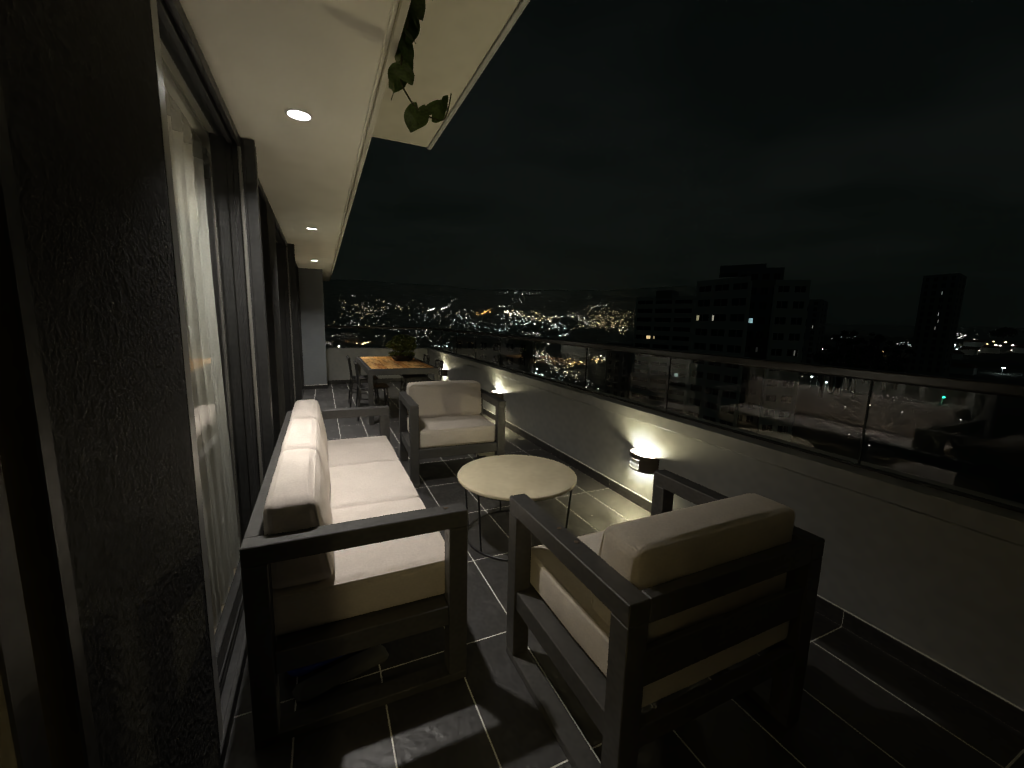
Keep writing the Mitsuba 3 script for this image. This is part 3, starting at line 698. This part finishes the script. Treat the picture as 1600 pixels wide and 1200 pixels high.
for x, y, s, lab in ((1.795, 2.40, .0045, 'tiny white chip on the floor tiles right of the round table'), (1.985, 2.33, .003, 'smallest white chip, on the floor near the brightest wall lamp'),
                     (1.53, 3.40, .0045, 'tiny white chip by the right front leg of the far armchair'), (0.78, 0.79, .004, 'tiny white chip on the floor by the rear leg of the near armchair')):
    p = trimesh.creation.icosphere(subdivisions=1, radius=s); p.apply_scale([1.2, 1, .6])
    k = num('pebble'); put(k, p, M_WHITE, smooth=True, xf=place(x, y, s * .5))
    tag(k, lab, 'chip', 'white chips on the floor')
for i, (x, y, z) in enumerate(((.40, 1.45, A), (.725, 1.15, A), (.735, 1.05, A))):
    k = num('dry_leaf'); m = vine_leaf((0, 0, .004), (1, .3, 0), (0, 0, 1), .018, seed=i)
    put(k, m, M_BARK, smooth=True, xf=place(x, y, z, 40 * i))
    tag(k, ('tiny dry leaf on the near armrest of the sofa', 'tiny dry leaf on the left armrest of the near armchair, the forward one', 'tiny dry leaf on the left armrest of the near armchair, the rear one')[i], 'dry leaf')

# ================================================================== THE CITY BELOW
def ground_z(az, D):
    """height of the land at a compass bearing (degrees) and horizontal distance"""
    az, D = np.broadcast_arrays(np.asarray(az, float), np.asarray(D, float))
    left = np.interp(D, [0, 60, 200, 500, 900, 1600, 2600, 3400, 4300, 5400, 6800, 8200, 12000, 16000], [-45, -50, -75, -120, -160, -178, -180, -150, -40, 130, 370, 640, 760, 780])
    right = np.interp(D, [0, 60, 130, 260, 420, 600, 900, 1500, 2600, 4500, 7000, 16000], [-45, -42, -26, -21, -13, -5, -22, -45, -32, -6, 60, 120])
    a = (az + 180) % 360 - 180
    t = np.clip((a - 47) / 10, 0, 1); t = t * t * (3 - 2 * t)
    x, y = D * np.sin(np.radians(az)), D * np.cos(np.radians(az))
    p = np.stack([x / 1700, y / 1700, 0 * x], -1)
    n = (meshkit.fbm(p + 4.2, 3, 3) - .5)
    ridge = np.clip((D - 3000) / 4000, 0, 1)
    return left * (1 - t) + right * t + n * (ridge * 260 * (1 - t * .85) + np.clip((D - 300) / 2000, 0, 1) * 22)


azs = np.concatenate([np.linspace(-180, -25, 32)[:-1], np.linspace(-25, 95, 261)[:-1], np.linspace(95, 180, 18)[:-1]])
Ds = np.concatenate([[0.5], np.geomspace(14, 15500, 230)])
AZ, DD = np.meshgrid(azs, Ds, indexing='ij')
Z = ground_z(AZ, DD)
V = np.stack([DD * np.sin(np.radians(AZ)), DD * np.cos(np.radians(AZ)), Z], -1)
na, nd = AZ.shape; idx = np.arange(na * nd).reshape(na, nd); idx = np.vstack([idx, idx[:1]])
Q = np.stack([idx[:-1, :-1], idx[:-1, 1:], idx[1:, 1:], idx[1:, :-1]], -1).reshape(-1, 4)
land = trimesh.Trimesh(V.reshape(-1, 3), np.vstack([Q[:, [0, 2, 1]], Q[:, [0, 3, 2]]]), process=False)
if land.face_normals[:, 2].mean() < 0: land.invert()
put('ground', land, M_LAND, smooth=True)
tag('ground', 'dark valley floor rising to hills beyond the town', 'ground', kind='structure')


def on_ground(az, el):
    """where the line of sight at this bearing and elevation meets the land"""
    Ds = np.geomspace(120, 15000, 700)[None, :]
    z = ground_z(np.asarray(az)[:, None], Ds); line = EYE[2] + Ds * np.tan(np.radians(np.asarray(el)))[:, None]
    hit = z > line
    i = np.where(hit.any(1), hit.argmax(1), -1)
    return np.where(i >= 0, Ds[0, np.maximum(i, 0)], np.nan)


# lamps and lit houses of the town: street by street (bearing, elevation of both ends; spread; number; strength; colours)
CITY = [
    (2.27,1.86,5.29,1.49,0.44,30,0.25,'nw'), (2.61,0.84,8.05,1.42,0.80,70,0.30,'wn'), (6.57,2.51,10.22,1.16,0.27,30,0.35,'nw'),
    (3.35,0.30,7.63,0.59,0.71,60,0.25,'wn'), (2.94,-0.51,4.45,-0.97,0.44,22,0.25,'n'), (3.65,2.70,4.25,2.73,0.18,6,0.20,'n'),
    (7.64,1.25,12.54,1.57,0.88,22,0.20,'nw'), (10.88,0.85,15.91,-0.03,1.24,50,0.25,'nw'), (13.20,1.25,14.55,1.46,0.09,8,1.60,'n'),
    (15.05,1.39,15.73,1.66,0.09,7,1.40,'n'), (15.73,1.66,16.92,2.88,0.27,12,0.30,'n'), (11.70,0.37,19.35,0.06,0.80,60,0.50,'nc'),
    (15.90,0.82,19.77,1.27,0.44,30,0.40,'nw'), (19.77,0.92,21.76,1.41,0.27,34,0.90,'o'), (22.76,3.73,25.52,3.97,0.18,14,0.40,'nc'),
    (25.02,3.53,28.20,3.94,0.18,14,0.50,'n'), (24.51,2.93,26.08,2.62,0.35,14,0.40,'n'), (22.62,1.86,24.53,2.08,0.27,14,0.50,'n'),
    (23.68,1.20,25.08,1.06,0.35,45,1.00,'nw'), (25.07,1.49,26.50,0.41,0.44,40,0.70,'wn'), (22.83,0.14,27.21,-0.18,0.71,60,0.60,'nc'),
    (27.01,0.68,28.94,0.29,0.53,40,0.60,'wn'), (27.33,1.46,28.57,0.97,0.35,20,0.40,'w'), (28.93,0.47,31.26,0.86,0.35,34,0.80,'wn'),
    (28.09,-0.33,32.44,-0.65,0.71,55,0.70,'nc'), (31.93,1.22,34.51,0.77,0.53,45,0.40,'wn'), (33.68,0.41,35.82,-0.05,0.62,60,0.55,'wn'),
    (34.86,2.13,37.19,2.42,0.35,16,0.70,'n'), (34.48,1.28,40.29,1.23,1.15,170,0.32,'w'), (35.79,0.46,40.38,-0.10,0.80,110,0.40,'w'),
    (33.72,-0.45,39.17,-0.30,0.62,60,0.35,'w'), (37.94,-0.50,39.86,-0.95,0.27,12,0.70,'wn'), (15.91,-0.46,24.60,-0.85,0.53,60,0.35,'cn'),
    (25.94,-1.60,28.57,-1.62,0.27,26,0.40,'n'), (30.76,-1.82,32.48,-1.51,0.27,8,1.20,'nc'), (19.36,-0.98,23.74,-1.22,0.35,22,0.40,'c'),
    (0.55,-0.88,11.68,-1.15,0.44,44,0.35,'nw'), (7.59,-1.23,14.20,-1.61,0.44,40,0.40,'n'), (1.01,-2.39,7.57,-2.57,0.62,20,0.30,'n'),
    (10.84,-2.27,16.77,-3.29,0.88,34,0.45,'nc'), (13.51,-3.51,16.08,-3.65,0.09,7,1.30,'nc'), (0.46,-3.35,1.34,-3.43,0.18,5,0.60,'n'),
    (1.93,-3.67,2.23,-3.59,0.09,5,1.80,'n'), (4.23,-3.42,6.12,-3.08,0.13,10,1.30,'w'), (18.07,-2.40,19.38,-2.63,0.18,10,1.50,'nc'),
    (15.91,-1.32,24.64,-2.42,0.80,50,0.35,'cn'), (19.38,-2.54,22.02,-3.18,0.35,14,0.50,'nc'), (26.76,-2.72,27.64,-2.52,0.27,8,0.60,'n'),
    (29.05,-2.83,29.75,-2.81,0.18,6,0.90,'n'), (27.33,-3.93,30.00,-4.55,0.62,55,0.50,'wn'), (27.19,-4.99,30.47,-5.41,0.71,50,0.60,'wn'),
    (30.45,-4.89,33.96,-5.46,0.62,34,0.50,'wo'), (32.66,-5.51,37.77,-4.78,0.27,50,0.85,'wo'), (35.20,-4.37,38.19,-4.76,0.35,20,0.70,'nw'),
    (36.93,-4.90,38.02,-4.76,0.09,6,1.30,'c'), (27.07,-7.02,29.21,-7.22,0.18,30,0.90,'c'), (27.94,-6.38,28.30,-6.45,0.09,4,1.60,'c'),
    (29.23,-7.57,31.88,-7.65,0.53,40,0.40,'cn'), (30.06,-6.22,32.71,-6.56,0.62,34,0.60,'wn'), (31.85,-7.03,34.05,-7.20,0.53,26,0.40,'nw'),
    (34.04,-8.86,35.08,-8.63,0.09,8,1.20,'n'), (36.56,-8.81,36.72,-8.72,0.09,2,0.80,'n'), (39.62,-10.17,40.61,-9.93,0.13,6,0.90,'o'),
    (33.65,-7.92,36.26,-8.14,0.71,20,0.25,'n'), (62.12,-0.85,64.56,-1.08,0.44,40,0.16,'nc'), (67.32,-1.20,68.56,-1.39,0.27,20,0.20,'cn'),
    (70.62,-0.48,71.85,-0.30,0.35,12,0.50,'n'), (60.56,-2.19,61.42,-2.14,0.88,8,0.50,'n'),
    (71.10,-0.45,72.20,-0.25,0.25,10,0.55,'n'), (72.30,-0.70,74.20,-0.80,0.35,16,0.85,'nw'), (71.00,-2.10,73.60,-1.75,0.30,18,1.00,'nw'),
    (74.90,-1.30,76.20,-1.00,0.35,12,0.80,'nw'), (71.10,-1.30,72.00,-1.50,0.25,8,0.60,'c'), (73.00,-1.55,74.00,-1.60,0.10,5,1.60,'n'),
]

PAL = {'w': (1.0, 0.80, 0.42), 'n': (1.0, 0.97, 0.86), 'c': (0.78, 1.0, 0.97), 'o': (1.0, 0.58, 0.16)}
rc = np.random.default_rng(21)
bins = {}
for a0, e0, a1, e1, sp_, n, br_, cols in CITY:
    n = max(2, int(round(n * (.62 if n > 12 else 1))))
    t = rc.uniform(0, 1, n)
    az = a0 + (a1 - a0) * t + rc.normal(size=n) * sp_ * .55
    el = e0 + (e1 - e0) * t + rc.normal(size=n) * sp_ * .5
    D = on_ground(az, el)
    for k in range(n):
        if not np.isfinite(D[k]): continue
        b = br_ * np.exp(rc.normal() * .55)
        lev = int(np.clip(np.searchsorted([.12, .22, .40, .75, 1.3], b), 0, 5))
        col = cols[int(rc.integers(len(cols)))]
        s = D[k] / 648 * (0.80 + 0.5 * rc.random() + 0.35 * min(b, 1.6))
        D[k] *= 0.99
        c = np.array([D[k] * math.sin(math.radians(az[k])), D[k] * math.cos(math.radians(az[k])), 0])
        c[2] = EYE[2] + D[k] * math.tan(math.radians(el[k]))
        bins.setdefault((col, lev), []).append((c, s))
LEV = [.05, .11, .22, .48, 1.1, 2.6]
oct_v = np.array([[1, 0, 0], [-1, 0, 0], [0, 1, 0], [0, -1, 0], [0, 0, 1], [0, 0, -1]], float)
oct_f = np.array([[0, 2, 4], [2, 1, 4], [1, 3, 4], [3, 0, 4], [2, 0, 5], [1, 2, 5], [3, 1, 5], [0, 3, 5]])
for q, ((col, lev), L) in enumerate(sorted(bins.items())):
    C = np.array([c for c, s in L]); S = np.array([s for c, s in L])
    V = (C[:, None] + oct_v[None] * (S * .62)[:, None, None]).reshape(-1, 3)
    F = (oct_f[None] + (np.arange(len(C)) * 6)[:, None, None]).reshape(-1, 3)
    put('town_lights__%03d' % (q + 1), trimesh.Trimesh(V, F, process=False), 'm_lampface', emitter=light(np.array(PAL[col]) * LEV[lev] * 3.2, 0.02))
tag('town_lights', 'countless small lights of the town on the hills across the valley', 'town lights', kind='stuff')


# ------------------------------------------------------------------ apartment blocks
def block(key, foot, ztop, fh, label, wallmat, bays, lit=(), zbot=-60.0, roofbox=None, cat_='building', win=(0.62, 0.50), floors_seen=14):
    """foot: four corners, the seen facades are edges 0-1 and 1-2; windows set in recesses between bands and piers"""
    foot = [np.array(p, float) for p in foot]
    from shapely.geometry import Polygon
    poly = Polygon([p[:2] for p in foot])
    rec = 0.35
    core = trimesh.creation.extrude_polygon(poly.buffer(-rec, join_style=2), ztop - zbot, engine='earcut'); core.apply_translation([0, 0, zbot])
    parapet = trimesh.creation.extrude_polygon(poly, 1.1, engine='earcut'); parapet.apply_translation([0, 0, ztop - 0.2])
    W = [core, parapet]
    nf = int((ztop - zbot) / fh)
    wh, ww = win
    for e in range(4):
        p, q = foot[e], foot[(e + 1) % 4]; L = np.linalg.norm((q - p)[:2]); u = (q - p) / L
        cen = sum(foot) / 4; nrm = np.array([u[1], -u[0]]);
        if nrm @ ((p + q)[:2] / 2 - cen[:2]) < 0: nrm = -nrm
        M = np.eye(4); M[:2, 0] = u[:2]; M[:2, 1] = -nrm; M[:2, 3] = p[:2]
        seen = e < 2; nb = bays[e] if seen else 1
        bw = L / nb
        for f in range(nf):
            z1 = ztop - f * fh; z0 = z1 - fh
            m = box(0, L, 0.002 + .01 * (f % 2), rec + .05, z0, z0 + fh * (1 - wh)); m.apply_transform(M); W.append(m)
        if not seen: continue
        for k in range(nb + 1):
            c = k * bw; h = bw * (1 - ww) / 2 if k not in (0, nb) else bw * (1 - ww) * .7
            m = box(max(0, c - h), min(L, c + h), 0.025, rec + .05, zbot, ztop); m.apply_transform(M); W.append(m)
        for f in range(min(nf, floors_seen)):
            z0 = ztop - (f + 1) * fh + fh * (1 - wh)
            for k in range(nb):
                x0, x1 = k * bw + bw * (1 - ww) * .5, (k + 1) * bw - bw * (1 - ww) * .5
                col = next((c for (ee, ff, kk, c) in lit if (ee, ff, kk) == (e, f, k)), None)
                wk = part(key, 'window')
                m = cat(box(x0, x1, rec - .12, rec - .04, z0, z0 + fh * wh)); m.apply_transform(M)
                put(wk, m, M_DARKGLASS)
                fr = cat(box((x0 + x1) / 2 - .05, (x0 + x1) / 2 + .05, rec - .2, rec - .125, z0, z0 + fh * wh)); fr.apply_transform(M)
                put(wk + '__frame', fr, wallmat)
                if col is not None:
                    a = x0 + (x1 - x0) * col[3]; b = x0 + (x1 - x0) * col[4]
                    m = box(a, b, rec - .20, rec - .13, z0 + fh * wh * .1, z0 + fh * wh * .85); m.apply_transform(M)
                    put(wk + '__lit_pane', m, 'm_lampface', emitter=light(np.array(col[:3]), .05))
    put(key + '__wall', cat(W), wallmat)
    if roofbox:
        pts = [cen_ for cen_ in roofbox[0]]
        rb = trimesh.creation.extrude_polygon(Polygon(pts), roofbox[1], engine='earcut'); rb.apply_translation([0, 0, ztop + .5])
        put(key + '__penthouse', rb, M_CITYWALL2)
    tag(key, label, cat_)


def corner(az, D): return np.array([D * math.sin(math.radians(az)), D * math.cos(math.radians(az)), 0.0])


def away(p, d):
    q = np.array(p, float); return q + q / np.linalg.norm(q[:2]) * d


P1, P2 = corner(48.0, 95), corner(53.8, 87)
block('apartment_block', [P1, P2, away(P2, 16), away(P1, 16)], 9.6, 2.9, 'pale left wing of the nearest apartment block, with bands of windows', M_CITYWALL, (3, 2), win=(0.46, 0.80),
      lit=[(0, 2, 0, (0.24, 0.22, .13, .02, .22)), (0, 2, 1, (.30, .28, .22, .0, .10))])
P1, P2 = corner(52.4, 98), corner(57.0, 98)  # shade of the recess is painted in as a darker wall material
block('apartment_block_003', [P1, P2, away(P2, 14), away(P1, 14)], 12.2, 2.9, 'recessed middle of the nearest apartment block, its shade put into a darker wall colour, with a bluish lit window', M_CITYWALL2, (4, 2), win=(0.46, 0.6),
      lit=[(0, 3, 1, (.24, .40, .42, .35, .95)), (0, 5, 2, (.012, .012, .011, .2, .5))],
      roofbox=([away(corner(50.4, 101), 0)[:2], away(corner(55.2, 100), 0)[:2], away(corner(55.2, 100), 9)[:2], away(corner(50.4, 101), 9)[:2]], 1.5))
P1, P2 = corner(56.3, 91), corner(59.6, 93)
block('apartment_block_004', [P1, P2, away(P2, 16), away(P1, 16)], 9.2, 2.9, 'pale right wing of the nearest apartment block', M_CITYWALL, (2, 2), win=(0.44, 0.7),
      lit=[(0, 4, 1, (.08, .08, .07, .6, .7))])
P1, P2, P3 = corner(40.9, 150), corner(47.9, 141), corner(51.5, 165)
P4 = P1 + P3 - P2; cB = (P1 + P2 + P3 + P4) / 4
block('apartment_block_001', [P1, P2, P3, P4], 9.6, 2.9, 'lower apartment block left of the nearest one, with one warm lit window', M_CITYWALL, (3, 2), win=(0.46, 0.86),
      lit=[(0, 4, 0, (.75, .55, .28, .72, .98)), (0, 4, 1, (.22, .17, .09, .0, .1)), (0, 8, 2, (.25, .33, .31, .3, .5))],
      roofbox=([corner(43.3, 146)[:2], corner(45.2, 143.5)[:2], corner(46.0, 152)[:2], corner(44.2, 155)[:2]], 2.4))
P1, P2, P3 = corner(59.0, 262), corner(60.8, 256), corner(61.4, 285)
block('apartment_block_002', [P1, P2, P3, P1 + P3 - P2], 15.0, 2.9, 'narrow dark block just behind the nearest apartment block', M_CITYWALL2, (2, 2), lit=[(0, 4, 1, (.15, .15, .13, .2, .4))])
P1, P2, P3 = corner(68.5, 262), corner(70.9, 256), corner(71.4, 275)
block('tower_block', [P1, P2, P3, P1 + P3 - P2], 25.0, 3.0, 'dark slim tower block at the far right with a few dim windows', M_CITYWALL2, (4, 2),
      lit=[(0, 2, 2, (.15, .17, .15, .3, .45)), (0, 5, 2, (.2, .21, .18, .3, .5)), (0, 6, 2, (.15, .15, .13, .5, .65)), (0, 7, 2, (.15, .15, .13, .1, .25))])
P1, P2, P3 = corner(16.5, 100), corner(27.2, 92), corner(27.6, 122)
block('dark_building', [P1, P2, P3, P1 + P3 - P2], -3.4, 3.0, 'dark unlit building below the balustrade at the centre', M_CITYWALL2, (6, 2), floors_seen=5)
P1, P2, P3 = corner(37.5, 170), corner(40.5, 165), corner(43, 190)
block('dark_building_001', [P1, P2, P3, P1 + P3 - P2], -7.0, 3.0, 'dark building seen through the glass left of the apartment blocks', M_CITYWALL2, (3, 2), floors_seen=8)


# ------------------------------------------------------------------ lamps, houses and trees on the near hillside at the right
def street_lamp(key, az, el, h, L, label, group=None):
    D = float(on_ground(np.array([az]), np.array([el]))[0]); c = corner(az, D); c[2] = float(ground_z(az, D))
    put(key + '__pole', cat(tube([c + [0, 0, -.3], c + [0, 0, h - .1]], [.12, .07], 8), tube([c + [0, 0, h - .1], c + [-.6, -.5, h + .1]], .05, 6)), M_CITYWALL)
    head = trimesh.creation.icosphere(subdivisions=1, radius=D / 648 * 1.15); head.apply_scale([1.25, 1.25, .8]); head.apply_translation(c + [-.6, -.5, h + .1])
    put(key + '__lantern', head, 'm_lampface', emitter=light(np.array(L) * 1.8, .2))
    tag(key, label, 'street lamp', group)


g1 = 'lamps of the lit car park'
street_lamp('street_lamp', 61.33, -6.3, 5.0, np.array([.8, 1.0, .95]) * 5, 'tallest cool white street lamp of the car park seen through the glass', g1)
street_lamp('street_lamp_001', 60.77, -6.5, 4.5, np.array([.8, 1.0, .95]) * 3.5, 'left of the cool white street lamps of the car park', g1)
street_lamp('street_lamp_002', 62.14, -6.35, 2.0, np.array([.8, 1.0, .95]) * 4, 'low right one of the cool white street lamps of the car park', g1)
street_lamp('street_lamp_003', 71.25, -6.9, 2.5, np.array([.02, 1.0, .5]) * 2.2, 'green glowing lamp behind the glass at the right')
street_lamp('street_lamp_004', 74.61, -3.6, 3.0, np.array([.85, 1.0, 1.0]) * 6, 'bluish white floodlight on the dark slope at the right edge')
street_lamp('street_lamp_005', 66.49, -2.6, 3.0, np.array([1.0, .6, .3]) * 1.4, 'orange street lamp among the dark trees')
street_lamp('street_lamp_006', 65.95, -8.45, 2.0, np.array([1.0, .9, .65]) * 1.5, 'yellowish garden lamp over lit bushes behind the glass')
for az, el, w, lab in ((64.1, -8.6, .7, 'faint white path light left of the lit bushes'), (68.63, -8.4, .9, 'white path light right of the lit bushes'), (72.69, -8.46, .9, 'rightmost white path light, below the green lamp'),
                       (64.77, -11.53, 1.2, 'bright path light low behind the glass, left of the lowest'), (66.54, -12.46, 1.2, 'lowest bright path light, right beside a glass joint'), (59.93, -5.63, .6, 'small light left of the car park lamps')):
    k = num('path_light'); D = float(on_ground(np.array([az]), np.array([el]))[0]); c = corner(az, D); c[2] = float(ground_z(az, D))
    put(k + '__post', tube([c + [0, 0, -.2], c + [0, 0, .9]], .05, 6), M_CITYWALL2)
    m = trimesh.creation.icosphere(subdivisions=1, radius=D / 648 * .75); m.apply_translation(c + [0, 0, 1.0])
    put(k + '__lantern', m, 'm_lampface', emitter=light(np.array([1.0, .97, .88]) * w, .03))
    tag(k, lab, 'path light', 'path lights in the dark grounds')

hs = [(72.71, -1.2, 11, 'pale hillside house under a lamp, highest of the lit houses at the right', (1, .9, .6), 7), (73.66, -1.75, 9, 'hillside house with the brightest outdoor lamp, at the right', (1, .97, .85), 9),
      (71.3, -2.45, 8, 'hillside house with two outdoor lamps, lowest of the lit houses', (1, .95, .75), 5), (72.37, -2.0, 8, 'small hillside house in dim yellow light between two brighter ones', (1, .85, .45), 3),
      (70.3, -1.85, 7, 'hillside house with cool lamps, leftmost of the lit houses', (.85, 1, .9), 3), (75.5, -1.6, 9, 'hillside house at the right edge of the view', (1, .92, .7), 5), (72.3, -3.75, 9, 'dim hillside building just above the handrail', (.9, .95, .9), 1.2)]
for i, (az, el, w, lab, col, pw_) in enumerate(hs):
    k = num('hillside_house')
    D = float(on_ground(np.array([az]), np.array([el]))[0]); c = corner(az, D); c[2] = float(ground_z(az, D))
    X = T().translate(c.tolist()).rotate([0, 0, 1], float(90 - az + 90 + 12 * ((i % 3) - 1)))      # front faces back to the terrace (-y local)
    h = 3.4
    put(k + '__wall', box(-w / 2, w / 2, 0, 6, -6, h), M_CITYWALL, xf=X)
    rf = trimesh.convex.convex_hull(np.array([[-w / 2 - .5, -.6, h], [w / 2 + .5, -.6, h], [w / 2 + .5, 6.5, h], [-w / 2 - .5, 6.5, h], [-w / 2 + 1.5, 3, h + 1.8], [w / 2 - 1.5, 3, h + 1.8]])); rf.apply_translation([0, 0, .02])
    put(k + '__roof', rf, M_FARROOF, xf=X)
    for j in range(3):
        x = -w / 2 + w * (j + .5) / 3
        put(part(k, 'window'), box(x - .6, x + .6, -.06, .05, 1.0, 2.2), M_DARKGLASS, xf=X)
    m = trimesh.creation.icosphere(subdivisions=1, radius=D / 648 * .85); m.apply_translation([w * .3, -1.6, h - .4])
    put(k + '__outdoor_lamp', m, 'm_lampface', xf=X, emitter=light(np.array(col) * pw_ * 2.2, .25))
    tag(k, lab, 'house')


def far_tree(key, az, D, top_el, wid, label, seed, group=None):
    c = corner(az, D); c[2] = float(ground_z(az, D)) - .5; ztop = EYE[2] + D * math.tan(math.radians(top_el)); H = max(ztop - c[2], 4.0)
    r = np.random.default_rng(seed)
    limbs = [tube([c, c + [0, 0, H * .5], c + [.3, .2, H * .85]], [H * .035, H * .022, H * .006], 7)]
    cl = []
    for q in range(9):
        a = r.uniform(0, 6.28); zz = r.uniform(.42, .9); rad = wid * .5 * (1 - ((zz - .6) / .5) ** 2) * r.uniform(.4, .9)
        e_ = c + [math.cos(a) * rad, math.sin(a) * rad, H * zz]; limbs.append(tube([c + [0, 0, H * (zz - .22)], e_], [H * .012, H * .004], 5)); cl.append((e_, wid * r.uniform(.13, .24)))
    cl.append((c + [0, 0, H * .93], wid * .16))
    V = []
    for e_, s in cl:
        m = 170; d = r.normal(size=(m, 3)); d /= np.linalg.norm(d, axis=1, keepdims=True); q = e_ + d * s * r.uniform(.3, 1.1, (m, 1)) * [1, 1, .75]
        u = r.normal(size=(m, 3)); u /= np.linalg.norm(u, axis=1, keepdims=True); v = np.cross(u, r.normal(size=(m, 3))); v /= np.linalg.norm(v, axis=1, keepdims=True)
        z = wid * .035 * r.uniform(.6, 1.4, (m, 1)); V.append(np.stack([q - u * z, q + v * z, q + u * z, q - v * z], 1).reshape(-1, 3))
    V = np.vstack(V); Fq = np.arange(len(V)).reshape(-1, 4)
    put(key + '__trunk', cat(limbs), M_BARK); put(key + '__crown', trimesh.Trimesh(V, np.vstack([Fq[:, [0, 1, 2]], Fq[:, [0, 2, 3]]]), process=False), M_FARLEAF)
    tag(key, label, 'tree', group)


TREES = [(62.6, 205, -.45, 7, 'narrow treetop right beside the dark block behind the nearest apartments'), (63.2, 200, .15, 9, 'tallest round treetop in the dark row right of the apartment blocks'),
         (63.9, 215, .05, 9, 'round treetop second tallest in the dark row right of the apartments'), (64.5, 210, -.6, 8, 'low treetop in the dip of the dark row right of the apartments'),
         (65.4, 240, .0, 6, 'slim pointed treetop standing out of the dark row on the slope'), (66.0, 235, -.3, 9, 'broad treetop just left of the orange street lamp'),
         (66.9, 225, -.9, 9, 'broad low treetop just right of the orange street lamp'), (67.8, 230, -1.2, 9, 'low treetop at the left foot of the slim tower block'),
         (61.8, 190, -1.5, 8, 'lowest treetop of the slope, below the narrow dark block'), (69.5, 300, -1.4, 10, 'tree standing in front of the slim tower block'),
         (74.3, 720, .5, 22, 'tall dark tree behind the lit hillside houses'), (76.4, 700, .9, 24, 'tallest dark tree at the right edge of the view'),
         (13.8, 160, -3.6, 12, 'leftmost black treetop above the parapet behind the dining table'), (16.3, 150, -3.1, 12, 'second black treetop from the left above the far parapet'),
         (18.5, 155, -2.9, 13, 'third black treetop from the left above the far parapet'), (20.7, 150, -2.7, 12, 'rightmost black treetop above the far parapet')]
for i, (az, D, te, w, lab) in enumerate(TREES):
    k = num('tree')
    far_tree(k, az, D, te, w, lab, 100 + i, 'dark trees in front of the town' if az < 30 else 'dark trees on the slope at the right')

# ------------------------------------------------------------------ night haze over the valley
scene['haze_air'] = {'type': 'homogeneous', 'albedo': rgb(0.84, 0.95, 0.93), 'sigma_t': 0.00018}
scene['haze'] = {'type': 'cube', 'to_world': T().translate([0, 0, 365.0]).scale([15900.0, 15900.0, 605.0]), 'bsdf': {'type': 'null'}, 'interior': {'type': 'ref', 'id': 'haze_air'}}
scene['camera']['medium'] = {'type': 'ref', 'id': 'haze_air'}
tag('haze', 'thin night haze hanging over the valley', 'haze', kind='stuff')
